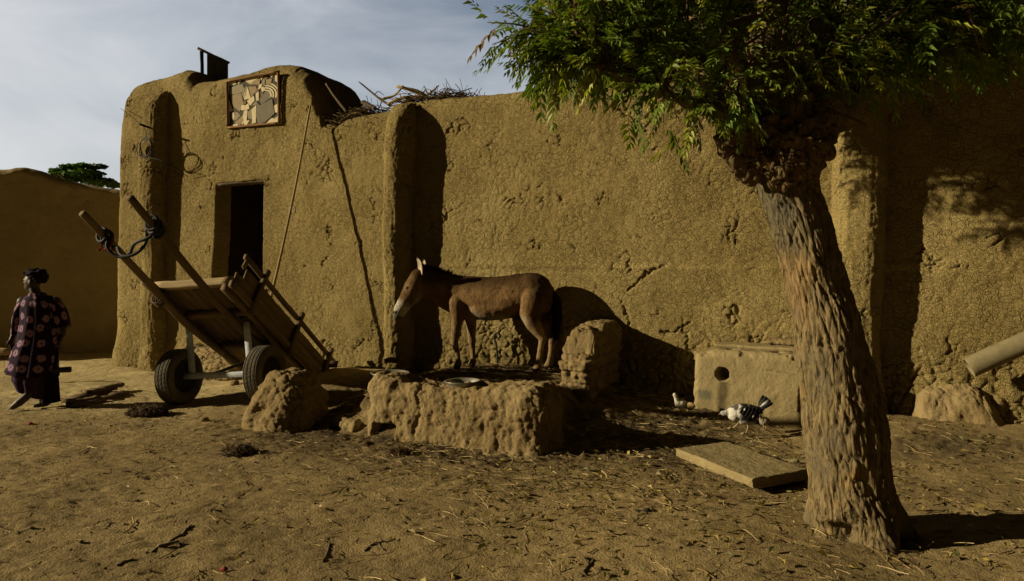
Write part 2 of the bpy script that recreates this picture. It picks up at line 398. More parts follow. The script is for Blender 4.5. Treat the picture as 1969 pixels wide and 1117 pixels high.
# ------------------------------------------------------------------ ground
def ground_full(X, Y):
    X, Y = np.asarray(X, float), np.asarray(Y, float); z = zg(X, Y); t, d = td(X, Y); P = np.stack([X, Y, 0 * X], -1)
    near = sst(14, 8, np.abs(X)) * sst(18, 13, Y) * sst(-4, 1, Y)
    dung = np.clip(sst(-.3, .9, t) * sst(3.9, 3.2, t) * sst(4.2, 2.4, d) + sst(.5, 1.5, t) * sst(5.6, 4.4, t) * sst(3.3, 2.2, d) + .9 * np.exp(-(((X - 3.9) / .9) ** 2 + ((Y - 6.0) / .35) ** 2)), 0, 1)
    st = P * np.array([.55, 1.5, 1]) @ np.array([[.95, .3, 0], [-.3, .95, 0], [0, 0, 1]])
    f = .035 * fbm(P * .8, 3, 1) + .013 * fbm(st * 4.5, 3, 2) + .010 * fbm(st * 14, 3, 3) + .007 * fbm(st * 40, 3, 4)
    a, b, r = worley(P / .23 + .3 * np.stack([fbm(P * 7, 2, 8), fbm(P * 7, 2, 9), 0 * X], -1), 6, .9, True)
    f = f - .006 * sst(.36, .10, a) * (r > .65) + .004 * sst(.36, .2, a) * sst(.1, .25, a) * (r > .65)          # hoof and foot prints
    c1, _, r2 = worley(P / .075, 12, .9, True); f = f + .011 * sst(.30, .05, c1) * (r2 > .8) * (.08 + 1.3 * dung)  # clods
    f = f + .03 * dung * fbm(P * 11, 4, 14)
    return z + f * near, dung, P
def gz(X, Y): return ground_full(X, Y)[0]
def build_ground():
    xs = np.concatenate([np.linspace(-140, -12, 14), np.linspace(-11, -8.1, 24), np.arange(-8, 7.2, .019), np.linspace(7.3, 12, 30), np.linspace(13, 140, 14)])
    ys = np.concatenate([np.linspace(-60, 0, 8), np.linspace(.4, 2.6, 16), np.arange(2.7, 9.6, .016), np.arange(9.65, 14.6, .05), np.linspace(15, 180, 16)])
    XX, YY = np.meshgrid(xs, ys, indexing='ij'); X, Y = XX.ravel(), YY.ravel()
    z, dung, P = ground_full(X, Y)
    sand, brown, dk = np.array([.56, .45, .235]), np.array([.33, .246, .116]), np.array([.085, .062, .035])
    m = sst(6.6, 9.0, Y + .35 * fbm(P * .9, 3, 21)) * sst(-2.3, -4.2, X + .4 * fbm(P * 1.1, 2, 22))
    c = brown + (sand - brown) * m[:, None]
    n = fbm(P * 2.2, 4, 24); c = c * (1 + .28 * n)[:, None]
    dm = np.clip(dung * (.75 + .7 * fbm(P * 6, 4, 25)), 0, 1); c = c + (dk - c) * dm[:, None]
    V = np.stack([X, Y, z], 1)
    return solo('ground', V, gridF(len(xs), len(ys)), SOIL, 'bare trampled brown earth yard with prints, chaff and dung', 'ground', loc=(0, 0, 0), kind='structure', col=c)
build_ground()

# ------------------------------------------------------------------ the mud house
TOPX = np.array([228, 236, 246, 262, 300, 338, 352, 364, 392, 440, 490, 528, 556, 578, 594, 603, 609, 616, 640, 665, 700, 745, 768, 800, 850, 900, 1000, 1050, 1100, 1200, 1400, 1700, 1969, 2300])
TOPY = np.array([205, 168, 153, 147, 138, 126, 130, 148, 147, 134, 119, 113, 118, 132, 158, 186, 214, 236, 240, 226, 218, 208, 193, 191, 183, 180, 170, 161, 150, 132, 97, 40, -15, -80])
TT, TZ = wt(TOPX), wz(TOPX, TOPY)
TC = float(wt(212)) + .34                  # plan corner arc begins here
def facade_disp(P, t, z, zt):
    rough = np.clip(sst(1.15, .35, z + .35 * fbm(P * 1.3, 3, 41)), 0, 1) * (.35 + .65 * sst(.4, 1.3, t))
    d = mud_disp(P, 0, 1., rough=rough)
    for (x0, y0), (x1, y1) in (((1195, 580), (1245, 520)), ((1245, 520), (1325, 500)), ((1195, 580), (1215, 640)), ((1310, 600), (1330, 690)), ((1270, 640), (1330, 625))):   # long structural cracks
        a = np.array([wt(x0), wz(x0, y0)]); b = np.array([wt(x1), wz(x1, y1)]); ab = b - a
        q = np.stack([t + .07 * fbm(P * 11, 3, 43), z + .07 * fbm(P * 11, 3, 44)], -1) - a
        h = np.clip((q @ ab) / (ab @ ab), 0, 1); e = np.linalg.norm(q - h[..., None] * ab, axis=-1); d = d - .045 * np.exp(-(e / .010) ** 2) * sst(-.35, .2, fbm(P * 7, 2, 45))
    d = d + .012 * np.exp(-((z - 1.66 - .03 * np.sin(t)) / .035) ** 2) * sst(.5, 1., t)           # proud band of a plaster lift
    # water hole high on the corner, knee hole
    for hx, hy, r, dep in ((274, 337, .055, .22),):
        e = np.hypot(t - wt(hx), z - wz(hx, hy)); d = d - dep * sst(r * 1.5, r * .6, e)
    # undercut scour at the foot
    d = d - .07 * np.exp(-((z - .42) / .16) ** 2) * sst(1.1, 1.6, t) * sst(3.2, 2.6, t) * (.5 + .5 * fbm(P * 5, 3, 47))
    return d
DX0, DX1 = float(wt(423)), float(wt(500)); DZ1 = float(wz(470, 351))
def door_mask(t, z, g=0.):
    lx = DX0 - .02 - .10 * sst(DZ1, .4, z)
    return sst(lx - g - .12, lx + .05 - g, t) * sst(DX1 + .06 + g, DX1 + g, t) * sst(DZ1 + .035 + g, DZ1 + g, z)
house = thing('mud_house', 'long cracked mud brick house with rounded parapet, buttresses and a dark doorway', 'house', wp(0., 0., 0.))
def build_facade():
    ts = np.concatenate([np.arange(-2.6, 0, .05) * 1., ])                 # return side behind the corner (arc length before the corner)
    R = .34; arc = np.linspace(0, np.pi / 2, 30)
    cols = []
    for s in np.linspace(2.4, 0, 50, endpoint=False): cols.append((TC - R, -R - s, -1., 0.))
    for a in arc: cols.append((TC - R * math.cos(a), -R + R * math.sin(a), -math.cos(a), math.sin(a)))
    for t in np.arange(TC + .0145, 8.8, .0145): cols.append((t, 0., 0., 1.))
    C = np.array(cols); t, d0, nt, nd = C.T
    zt = np.interp(np.maximum(t, TT[0]), TT, TZ); zt = zt + .012 * fbm(np.stack([t * 5, 0 * t, 0 * t], 1), 3, 61)
    gate = sst(float(wt(612)), float(wt(604)), t)
    r = .13 + .20 * gate; th = .32 + .5 * gate
    nz = 340; f = np.linspace(0, 1, nz)
    V = np.zeros((len(t), nz + 26, 3)); NR = np.zeros_like(V)
    zb = -.35; zz = zb + (zt - r - zb)[:, None] * f[None, :]
    bat = .05 * (zz - 2.) / 3. - .10 * sst(.7, -.1, zz)                      # the wall leans in and flares at the foot
    def setv(j, t_, d_, z_, n):
        off = d_ ; V[:, j] = wp(t + nt * off, d0 + nd * off, z_) if False else wp(t + nt * off, d0 + nd * off, z_); NR[:, j, 0] = n[0]; NR[:, j, 1] = n[1]
    for j in range(nz): setv(j, t, -bat[:, j], zz[:, j], (1, 0))
    b0 = bat[:, -1]
    for k, a in enumerate(np.linspace(0, np.pi / 2, 12)):
        setv(nz + k, t, -b0 - r * (1 - math.cos(a)), zt - r + r * math.sin(a), (math.cos(a), math.sin(a)))
    setv(nz + 12, t, -b0 - r - th * .33, zt + .01, (0, 1)); setv(nz + 13, t, -b0 - r - th * .66, zt - .01, (0, 1))
    for k, a in enumerate(np.linspace(np.pi / 2, np.pi, 8)):
        setv(nz + 14 + k, t, -b0 - r - th - r * math.sin(a - np.pi / 2), zt - r + r * math.cos(a - np.pi / 2), (-math.sin(a - np.pi / 2), math.cos(a - np.pi / 2)))
    for k in range(4): setv(nz + 22 + k, t, -b0 - 2 * r - th, zt - r - .12 * (k + 1), (-1, 0))
    n0, n1 = V.shape[:2]; P = V.reshape(-1, 3); tt = np.repeat(t, n1); zf = P[:, 2]; ntw = np.repeat(nt, n1); ndw = np.repeat(nd, n1)
    NN = NR.reshape(-1, 3); outw = wp(ntw, ndw, 0.) - wp(0., 0., 0.)
    dsp = facade_disp(P, tt, zf, None)
    isf = (np.tile(np.arange(n1), n0) < nz + 4) & (np.repeat(np.arange(n0), n1) > 80)
    dm = door_mask(tt, zf) * isf
    dsp = dsp - .20 * dm
    V2 = P + outw * (dsp * NN[:, 0])[:, None]; V2[:, 2] += dsp * NN[:, 1]
    Fq = gridF(n0, n1)
    core = dm > .985; keep = ~core[Fq].all(1); Fq = Fq[keep]
    lo = fbm(P * .7, 3, 71); c = 1 + .10 * lo
    band = sst(.08, .0, np.abs(zf - 1.62 - .03 * np.sin(tt * 2) - .03 * fbm(P * 3, 2, 73))) * sst(.5, 1.2, tt); c = c + .22 * band * (.6 + .4 * fbm(P * 8, 2, 74))
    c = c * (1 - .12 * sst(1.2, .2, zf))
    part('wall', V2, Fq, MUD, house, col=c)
build_facade()
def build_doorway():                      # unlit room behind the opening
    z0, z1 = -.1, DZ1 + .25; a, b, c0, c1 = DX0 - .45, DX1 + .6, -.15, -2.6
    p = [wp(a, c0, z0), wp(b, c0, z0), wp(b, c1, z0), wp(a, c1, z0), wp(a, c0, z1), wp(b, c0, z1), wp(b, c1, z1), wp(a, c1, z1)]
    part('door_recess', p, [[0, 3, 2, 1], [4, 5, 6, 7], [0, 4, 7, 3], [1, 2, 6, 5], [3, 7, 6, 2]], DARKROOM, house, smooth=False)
    g = G()
    for k in range(3):
        zc = DZ1 + .015 + rng.uniform(-.01, .01)
        g.add(*tube(curve([wp(DX0 - .16, -.07 - .08 * k, zc), wp((DX0 + DX1) / 2, -.07 - .08 * k, zc + .012), wp(DX1 + .16, -.07 - .08 * k, zc)], 8), .035, 8, .08))
    g.part('lintel', WOOD_GREY, house)
build_doorway()
def buttress(tc, hw, p, zt, zb=-.3, lean=.0, flare=.12, label=None, seed=0):
    nz = int((zt - zb) / .018); ns = int(math.pi * (hw + p) / 2 / .014); ph = np.linspace(-.12, np.pi + .12, ns)
    f = np.linspace(0, 1, nz)[:, None]; z = zb + (zt - zb) * f + 0 * ph[None]
    top = np.sqrt(np.clip(1 - ((f - .90) / .10).clip(0, 1) ** 2, 0, 1)); fl = 1 + flare * sst(.7, 0., z)
    wv = 1 + .05 * np.sin(z * 2.3 + seed) + .03 * np.sin(z * 5.1 + 2 * seed)
    ct, st = np.cos(ph)[None], np.sin(ph)[None]
    lt = -np.sign(ct) * np.abs(ct) ** .8 * hw * fl * wv * (.75 + .25 * top); ld = np.sign(st) * np.abs(st) ** .75 * p * fl * wv * top * (1 - .10 * f) - lean * f
    P = wp(tc + .03 * np.sin(z * 1.4 + seed) + lt, ld - .02, z).reshape(-1, 3)
    nl = np.stack([(-ct + 0 * z).ravel(), (st + 0 * z).ravel()], 1); out = wp(nl[:, 0], nl[:, 1], 0.) - wp(0., 0., 0.); out[:, 2] = ((1 - top) * .8 + 0 * ph[None]).ravel()
    zz = P[:, 2]; d = mud_disp(P, seed, 1.15, rough=.5 * sst(.9, .2, zz))
    d = d + .010 * fbm(P * np.array([30, 30, 3]), 3, 5)                     # vertical weathering
    c = 1 + .10 * fbm(P * .9, 3, 72)
    part('buttress', P + out * d[:, None], gridF(nz, ns), MUD, house, label=label, col=c)
buttress(float(wt(303)), .25, .29, 4.74, seed=1)
buttress(float(wt(776)), .195, .37, 3.98, seed=2)
buttress(float(wt(1650)), .27, .31, 4.60, seed=3)
def doorstep():
    ax = np.stack([np.append(W2, 0), np.append(N2, 0), [0, 0, 1]])
    h = (.85, .42, .36); c = wp(float(wt(455)) - .02, .30, .10)
    def sh(B, Q): 
        b = B.copy(); b[:, 2] *= 1 - .35 * sst(0, h[1], b[:, 1]) ; b[:, 1] *= 1 + .3 * sst(.2, -.3, b[:, 2]); return c + b @ ax, ax
    V, Fc, B, _ = lumpbox(h, .02, sh, lambda P, Nw, B: mud_disp(P, 4, 1.6, rough=.6 + 0 * P[:, 0]), 2.6)
    part('doorstep', V, Fc, MUD_ROUGH, house, col=np.ones(len(V)))
doorstep()
def number80():                            # faint chalk number painted beside the door
    def stroke(g, pts):
        p = curve(pts, 18); t_, z_ = p[:, 0], p[:, 1]; w = .009; tg = nrm(np.gradient(p, axis=0)); nn = np.stack([-tg[:, 1], tg[:, 0]], 1)
        rows = []
        for s in (-1, 1):
            q = p + s * w * nn; P = wp(q[:, 0], 0 * q[:, 0], q[:, 1]); bat = .05 * (q[:, 1] - 2) / 3
            d = facade_disp(P - 0, q[:, 0], q[:, 1], None) - bat + .010; rows.append(wp(q[:, 0], d, q[:, 1]))
        g.add(np.stack(rows, 1).reshape(-1, 3), gridF(len(p), 2))
    g = G(); s = .042
    def c8(cx, cz, r, sy=1.): return [(cx + r * math.cos(a), cz + r * sy * math.sin(a)) for a in np.linspace(0, 2 * math.pi, 9)]
    tx, zz = float(wt(557)), float(wz(560, 403))
    stroke(g, c8(tx, zz + .022, .018)); stroke(g, c8(tx, zz - .022, .022)); stroke(g, c8(tx + .066, zz, .022, 2.))
    g.part('painted_number', CHAL, house)
number80()
def roof():
    ts = np.linspace(TC + .2, 9.5, 60); ds = np.linspace(-.35, -7.5, 30); T_, D_ = np.meshgrid(ts, ds, indexing='ij')
    z = np.interp(T_, TT, TZ) - .42 - .10 * (T_ < 0) + .03 * fbm(np.stack([T_ * 2, D_ * 2, 0 * T_], -1), 3, 5)
    part('roof', wp(T_, D_, z).reshape(-1, 3), gridF(60, 30), MUD_ROUGH, house, col=np.ones(1800))
    q = [wp(a, b, z) for z in (-.3, 3.6) for a, b in ((TC + .1, -2.9), (TC + .1, -7.5), (9.5, -7.5), (9.5, -.4))]
    part('back_wall', q, [[0, 1, 5, 4], [1, 2, 6, 5], [2, 3, 7, 6]], MUD_ROUGH, house, smooth=False, col=np.ones(8))
roof()

# ------------------------------------------------------------------ wall across the alley
def far_wall():
    X = np.arange(-17.5, -4.4, .045); n = len(X)
    pxs = np.array([-400, 0, 12, 30, 60, 100, 150, 225, 300, 500]); pys = np.array([330, 321, 318, 318, 325, 340, 352, 364, 372, 380])
    Yc = 14.1 + .22 * (X + 9)
    zt = CH + (HZ - np.interp(CX + X / Yc * F, pxs, pys)) / F * Yc
    prof = [(-.03, a) for a in np.linspace(0, 1, 95)]
    V = []
    for k in range(95): V.append(np.stack([X, Yc + .12 * k / 94 - .18 * (1 - k / 94) ** 6, -.5 + (zt - .14 + .5) * k / 94], 1))
    for a in np.linspace(.2, np.pi, 9): V.append(np.stack([X, Yc + .12 + .2 * (1 - math.cos(a)), zt - .14 + .14 * math.sin(a)], 1))
    for k in range(8): V.append(np.stack([X, Yc + .52 + 0 * X, zt - .14 - .5 * (k + 1)], 1))
    V = np.stack(V, 1); P = V.reshape(-1, 3).copy(); d = mud_disp(P, 6, .8, .16, .008) + .03 * fbm(P * .6, 3, 3)
    m = V.shape[1]; s = np.tile(np.where(np.arange(m) < 97, -1., 1.), n); P[:, 1] += s * d; P[:, 2] += d * np.tile((np.abs(np.arange(m) - 99) < 5) * 1., n)
    solo('mud_wall', P, gridF(n, m)[:, ::-1], MUD_FAR, 'plain smooth mud wall across the alley behind the walking person', 'wall', loc=(-10, 14.2, -.3))
far_wall()

# ------------------------------------------------------------------ far tree behind that wall
def far_tree():
    Y = 27.; c = px(160, 345, Y); root = thing('acacia_tree', 'small flat topped green tree showing over the alley wall', 'tree', (c[0], Y, -.3))
    g = G(); g.add(*tube(curve([(c[0], Y, -.3), (c[0] + .2, Y, 2.5), (c[0] + .1, Y, c[2] - .6)], 14), [.24, .16, .10], 10, .06))
    lim = []
    for k in range(7):
        a = k * .9; e = np.array([c[0] + 1.3 * math.cos(a), Y + 1.1 * math.sin(a), c[2] - .2 + rng.uniform(-.25, .3)])
        g.add(*tube(curve([(c[0] + .1, Y, c[2] - 1.2), (np.array([c[0], Y, c[2] - .7]) + e) / 2, e], 8), [.07, .02], 6)); lim.append(e)
    g.part('trunk', BARK, root)
    pads = [(118, 331, .5, .16), (140, 322, .42, .1), (150, 316, .28, .07), (172, 322, .5, .09), (150, 338, .8, .2), (178, 336, .6, .16), (198, 349, .5, .14), (210, 353, .35, .08), (165, 350, 1., .2), (125, 343, .7, .18), (186, 318, .25, .05)]
    P = []
    for x, y, r, h in pads:
        q = rng.normal(0, 1, (330, 3)); q = nrm(q) * rng.uniform(.3, 1, (330, 1)) ** .5; P.append(px(x, y, Y) + q * [r, r, h] + [0, rng.uniform(-.5, .5), 0])
    P = np.concatenate(P); n = len(P); a = nrm(rng.normal(0, 1, (n, 3)) * [1, 1, .35]); b = nrm(np.cross(a, rng.normal(0, 1, (n, 3)))); s = rng.uniform(.06, .14, (n, 1))
    V = np.stack([P - a * s, P + b * s * .5, P + a * s, P - b * s * .5], 1).reshape(-1, 3)
    col = np.repeat(np.array([.07, .14, .03]) * rng.uniform(.5, 1.5, (n, 1)), 4, 0)
    part('crown', V, np.arange(4 * n).reshape(-1, 4), LEAF, root, smooth=False, col=col)
far_tree()

# ------------------------------------------------------------------ roof things
def roof_sheet():
    root = thing('roof_hatch', 'dark corrugated zinc panel standing upright on the roof behind the parapet', 'roof hatch', px(412, 152, 12.4))
    Y = 12.4; a, b = px(398, 100, Y), px(438, 122, Y + .25); zl = px(398, 165, Y)[2] - .5; n = 60
    f = np.linspace(0, 1, n); top = a + (b - a) * f[:, None]; wob = .012 * np.sin(f * 60); rows = []
    for z0, off in ((1, 0.), (0, 0.), (0, .02), (1, .02)):
        q = top.copy(); q[:, 1] += wob + off
        if not z0: q[:, 2] = zl
        rows.append(q)
    part('zinc_panel', np.stack(rows, 1).reshape(-1, 3), gridF(n, 4, False, True), SHEET, root, smooth=False)
    part('post', *bar(px(390, 172, Y) + [0, 0, -.4], px(388, 99, Y), .05, .05)[:2], WOOD_GREY, root, col=np.ones(1) if False else None)
    V, Fc, uv = bar(px(380, 92.5, Y - .06), px(441, 121.5, Y + .25), .09, .022, jit=.002); part('top_rail', V, Fc, WOOD_GREY, root, uv=uv, col=np.ones(len(V)) * .8)
roof_sheet()
def picture():
    d = -.008
    t0, t1 = float(wt(437)), float(wt(536)); z = lambda x, y: float(wz(x, y))
    c = [(t0, z(432, 246)), (t1, z(532, 236.5)), (t1, z(532, 139)), (t0 + .01, z(433, 157.5))]
    root = thing('framed_picture', 'wood framed relief of cream and grey shards hung above the doorway', 'picture', wp((t0 + t1) / 2, d, c[0][1]))
    bl = .03
    def at(u, v, dd):                     # u,v in 0..1 over the frame opening
        a = np.array(c[0]) * (1 - u) + np.array(c[1]) * u; b = np.array(c[3]) * (1 - u) + np.array(c[2]) * u
        q = a * (1 - v) + b * v; return wp(q[0], dd + .02 * v, q[1])
    for (u0, v0), (u1, v1) in (((0, 0), (1, 0)), ((1, 0), (1, 1)), ((1, 1), (0, 1)), ((0, 1), (0, 0))):
        A, B = at(u0, v0, d), at(u1, v1, d); e = nrm(B - A); V, Fc, uv = bar(A - e * .014, B + e * .014, .028, .042, up=wp(0, 1, 0) - wp(0, 0, 0), jit=.001); part('frame', V, Fc, FRAME, root, uv=uv, col=np.ones(len(V)))
    V = [at(u, v, d - .03) for u, v in ((0, 0), (1, 0), (1, 1), (0, 1))]; bg = simple('shard_ground', (.05, .04, .025), .8)
    part('backing', V, [[0, 1, 2, 3]], bg, root, smooth=False)
    cream, grey, tan, dark, brn = (.66, .57, .36), (.27, .235, .15), (.30, .23, .12), (.165, .145, .095), (.21, .13, .06)
    S = [(cream, [(.02, .90), (.16, .92), (.15, .985), (.02, .985)]), (cream, [(.2, .90), (.27, .985), (.19, .985)]), (cream, [(.30, .985), (.62, .985), (.56, .91), (.42, .87)]),
         (grey, [(.03, .72), (.03, .86), (.22, .90), (.30, .88), (.33, .75), (.20, .70)]), (tan, [(.32, .97), (.45, .85), (.62, .82), (.64, .93), (.57, .95), (.44, .88)]),
         (tan, [(.03, .70), (.26, .71), (.30, .45), (.22, .33), (.1, .45)]), (grey, [(.30, .80), (.38, .84), (.36, .66), (.30, .60), (.27, .70)]),
         (cream, [(.38, .83), (.31, .65), (.32, .56), (.45, .57)]), (tan, [(.40, .82), (.56, .80), (.55, .70), (.46, .59)]), (brn, [(.55, .74), (.60, .77), (.60, .70), (.54, .66)]),
         (cream, [(.37, .53), (.50, .62), (.52, .52), (.43, .42)]), (brn, [(.29, .52), (.35, .54), (.35, .48), (.31, .46)]), (cream, [(.25, .35), (.26, .46), (.36, .44), (.34, .34)]),
         (cream, [(.34, .44), (.40, .47), (.42, .36), (.34, .34)]), (cream, [(.02, .60), (.08, .37), (.02, .34)]), (grey, [(.04, .32), (.17, .33), (.24, .24), (.14, .14), (.04, .2)]),
         (cream, [(.07, .31), (.11, .33), (.12, .22), (.09, .15)]), (tan, [(.12, .1), (.28, .24), (.3, .12), (.22, .03)]), (cream, [(.31, .33), (.38, .34), (.36, .10), (.27, .05), (.25, .08)]),
         (cream, [(.32, .12), (.42, .12), (.36, .02), (.31, .03)]), (cream, [(.04, .02), (.18, .03), (.18, .08), (.05, .06)]), (grey, [(.38, .30), (.46, .36), (.46, .14), (.39, .16)]),
         (cream, [(.46, .34), (.55, .42), (.54, .06), (.47, .04)]), (grey, [(.45, .40), (.56, .52), (.56, .43)]), (dark, [(.57, .48), (.62, .40), (.86, .50), (.9, .2), (.72, .05), (.58, .02), (.55, .2)]),
         (dark, [(.61, .52), (.73, .66), (.84, .70), (.85, .53), (.65, .42)]), (brn, [(.64, .66), (.69, .64), (.66, .54)]), (cream, [(.54, .66), (.60, .78), (.60, .50), (.55, .50)]),
         (cream, [(.61, .82), (.68, .84), (.66, .76), (.60, .72)]), (cream, [(.65, .74), (.69, .78), (.73, .70), (.67, .66)]), (grey, [(.66, .88), (.72, .96), (.72, .78), (.70, .78)]),
         (brn, [(.70, .985), (.78, .96), (.76, .90), (.70, .90)]), (tan, [(.74, .90), (.86, .90), (.84, .80), (.75, .78)]), (cream, [(.80, .985), (.86, .92), (.90, .985)]), (cream, [(.92, .985), (.985, .985), (.98, .80), (.92, .84)]),
         (cream, [(.62, .985), (.69, .985), (.66, .9), (.64, .93)]), (cream, [(.87, .35), (.98, .40), (.98, .22), (.90, .22)]), (cream, [(.74, .03), (.98, .03), (.97, .16), (.9, .1), (.84, .12)])]
    for k in range(4):                    # nested curved slivers
        r0, r1 = .13 + .06 * k, .165 + .06 * k; a = np.linspace(-.35, 1.75 - .1 * k, 12)
        S.append((cream, [(.72 + r1 * math.cos(x) * .8, .58 + r1 * math.sin(x) * .75) for x in a] + [(.72 + r0 * math.cos(x) * .8, .58 + r0 * math.sin(x) * .75) for x in a[::-1]]))
    mats, idx = [], {}; g = G()
    for k in (cream, grey, tan, dark, brn): idx[k] = len(mats); mats.append(simple('shard_%s' % ['cream', 'grey', 'tan', 'slate', 'brown'][len(mats)], k, .75, .2, .25, 14))
    for i, (k, pl) in enumerate(S):
        h = .004 + .003 * rng.random(); n = len(pl); q = [(min(max(u, .01), .99), min(max(v, .01), .99)) for u, v in pl]
        V = [at(u, v, d - .03) for u, v in q] + [at(u, v, d - .03 + h + .0015 * (i % 5)) for u, v in q]
        A2 = sum(q[j][0] * q[(j + 1) % n][1] - q[(j + 1) % n][0] * q[j][1] for j in range(n)); ordr = list(range(n)) if A2 > 0 else list(range(n))[::-1]
        Fc = [[n + j for j in ordr]] + [[ordr[j], ordr[(j + 1) % n], n + ordr[(j + 1) % n], n + ordr[j]] for j in range(n)]
        g.add(V, Fc, mi=idx[k])
    g.part('shard_relief', mats, root, smooth=False)
picture()
def roof_brush():
    g = G(); z_ = lambda t: float(np.interp(t, TT, TZ))
    for k in range(1500):
        t = rng.choice([rng.uniform(wt(616), wt(700)), rng.uniform(wt(620), wt(900)), rng.uniform(wt(760), wt(890))]); d = rng.uniform(-.75, -.14); h = .16 * (1 - abs(t - wt(690)) / 3.4)
        p = wp(t, d, z_(t) + rng.uniform(-.08, max(.05, h))); e = nrm(rng.normal(0, 1, 3) * [1, 1, .28]) * rng.uniform(.08, .26)
        q = curve([p - e, p + rng.normal(0, .02, 3), p + e], 4); g.add(*tube(q, rng.uniform(.003, .007), 3), col=np.array([.5, .42, .32]) * rng.uniform(.25, .8))
    solo('brush_heap', np.concatenate(g.V), g.F, STRAW, 'heap of dry grass and fine brush piled along the roof edge', 'brush heap', col=np.concatenate(g.c))
    def stick(name, pts, r, mat, lab, cat='stick', br=()):
        g = G(); q = curve(pts, 14); V, Fc, uv = tube(q, r, 7, .12); g.add(V, Fc, uv)
        for f, e, rr in br:
            b = q[int(f * 13)]; V, Fc, uv = tube(curve([b, (b + e) / 2 + rng.normal(0, .02, 3), e], 7), [rr, rr * .5], 5, .1); g.add(V, Fc, uv)
        g.solo(name, mat, lab, cat, group='sticks lying on the roof edge')
    a = 10.45
    stick('roof_stick', [px(627, 161, a), px(645, 187, a - .1), px(668, 216, a - .2)], [.016, .028], WOOD_GREY, 'straight dark stake leaning out over the roof edge beside the parapet')
    stick('roof_branch', [px(690, 157, 10.3), px(712, 175, 10.3), px(733, 192, 10.2), px(752, 203, 10.1)], [.010, .022], WOOD_GREY, 'thin grey branch rising to a point above the low roof edge', 'branch', ((.6, px(745, 188, 10.2), .012), (.75, px(726, 200, 10.2), .01), (.5, px(738, 183, 10.3), .008)))
    stick('roof_branch', [px(820, 188, 9.9), px(800, 176, 9.9), px(780, 170, 9.9), px(762, 167, 9.95)], [.045, .014], WOOD_PALE, 'thick pale forked branch topmost in the roof pile', 'branch', ((.55, px(764, 163, 9.9), .012), (.7, px(768, 174, 9.9), .012), (.2, px(815, 165, 9.9), .014)))
    stick('roof_branch', [px(823, 181, 9.85), px(835, 172, 9.85), px(844, 164, 9.85)], [.012, .009], WOOD_PALE, 'short pale twig sticking up at the right end of the roof pile', 'branch')
    stick('roof_branch', [px(736, 190, 10), px(757, 184, 10), px(771, 171, 9.9)], [.022, .012], WOOD_PALE, 'pale bent branch curving upward left of the roof pile', 'branch')
    stick('roof_branch', [px(745, 200, 9.95), px(775, 188, 9.9), px(812, 186, 9.9)], [.018, .026], WOOD_PALE, 'pale branch lying flat on the rim above the buttress', 'branch', ((.4, px(768, 178, 9.9), .012),))
    stick('roof_log', [px(697, 196, 10.2), px(710, 202, 10.15), px(722, 209, 10.1)], [.035, .03], WOOD_GREY, 'stubby dark log end poking from the brush heap', 'log')
roof_brush()

# ------------------------------------------------------------------ things on the wall
def pole():
    top = wpx(597, 203, .10)
    foot = np.array([-3.66, 9.5, 0.]); foot[2] = zg(foot[0], foot[1]) - .03
    p = curve([top, top * .66 + foot * .34 + [.05, 0, .02], top * .33 + foot * .67 + [.045, 0, 0], foot], 26)
    V, Fc, uv = tube(p, [.015, .024], 8, .05); solo('leaning_pole', V, Fc, WOOD_PALE, 'long thin bowed pale pole leaning against the house beside the doorway', 'pole', uv=uv, col=np.ones(len(V)))
pole()
def coil():
    c = wpx(281, 284, .33); u = np.append(W2, 0); g = G()
    root = thing('wire_coil', 'loose ring of black cord hanging from a peg on the corner buttress', 'cord', c)
    for k in range(3):
        a = np.linspace(0, 2 * np.pi, 30) + k; r = .165 + .012 * np.sin(3 * a + k) + .01 * k
        p = c + (r * np.cos(a))[:, None] * u + (r * .92 * np.sin(a))[:, None] * [0, 0, 1] + (.02 * np.sin(a + k) + .01 * k + .015 * np.cos(a))[:, None] * np.append(N2, 0)
        V, Fc, uv = tube(p, .008, 6); g.add(V, Fc[:-2] + gridF(30, 6, True, True).tolist()[-6:] if False else Fc, uv)
    a = np.linspace(2.2, 4.6, 10); p = c + (-.12 + .09 * np.cos(a))[:, None] * u + (.12 * np.sin(a) - .01)[:, None] * [0, 0, 1] + .02 * np.append(N2, 0); g.add(*tube(p, .007, 5))
    g.part('loop', CORD, root)
    h = wpx(277, 243, .30)
    part('cord', *tube(curve([h, h * .5 + c * .5 + [.02, 0, .04], c + [0, 0, .16]], 8), .006, 5)[:2], CORD, root)
    part('peg', *tube(curve([h + [.12, .25, -.02], h + [.03, .02, 0], h + [-.05, -.05, .03]], 6), .018, 7)[:2], WOOD_GREY, root)
    part('wire', *tube(curve([h, wpx(255, 226, .16), wpx(232, 208, .03)], 8), .0045, 5)[:2], STRAW, root)
    part('guy_line', *tube(curve([c + [.03, -.04, -.16], wpx(318, 312, .30), wpx(362, 340, .02)], 8), .006, 5)[:2], CORD, root)
coil()
def tether():
    b = wp(float(wt(964)), .12, .30); e = np.append(W2, 0) * .06; up = np.array([0, 0, 1.])
    p = curve([b - up * .1, b + up * .18, b + up * .34 - e * .3, b + up * .45 - e * .8, b + up * .50 - e * .1, b + up * .47 + e * .6, b + up * .41 + e * .2], 24)
    V, Fc, uv = tube(p, .014, 7); solo('tether_hook', V, Fc, DARK_IRON, 'bent iron tether hook standing against the wall under the donkey', 'hook')
tether()

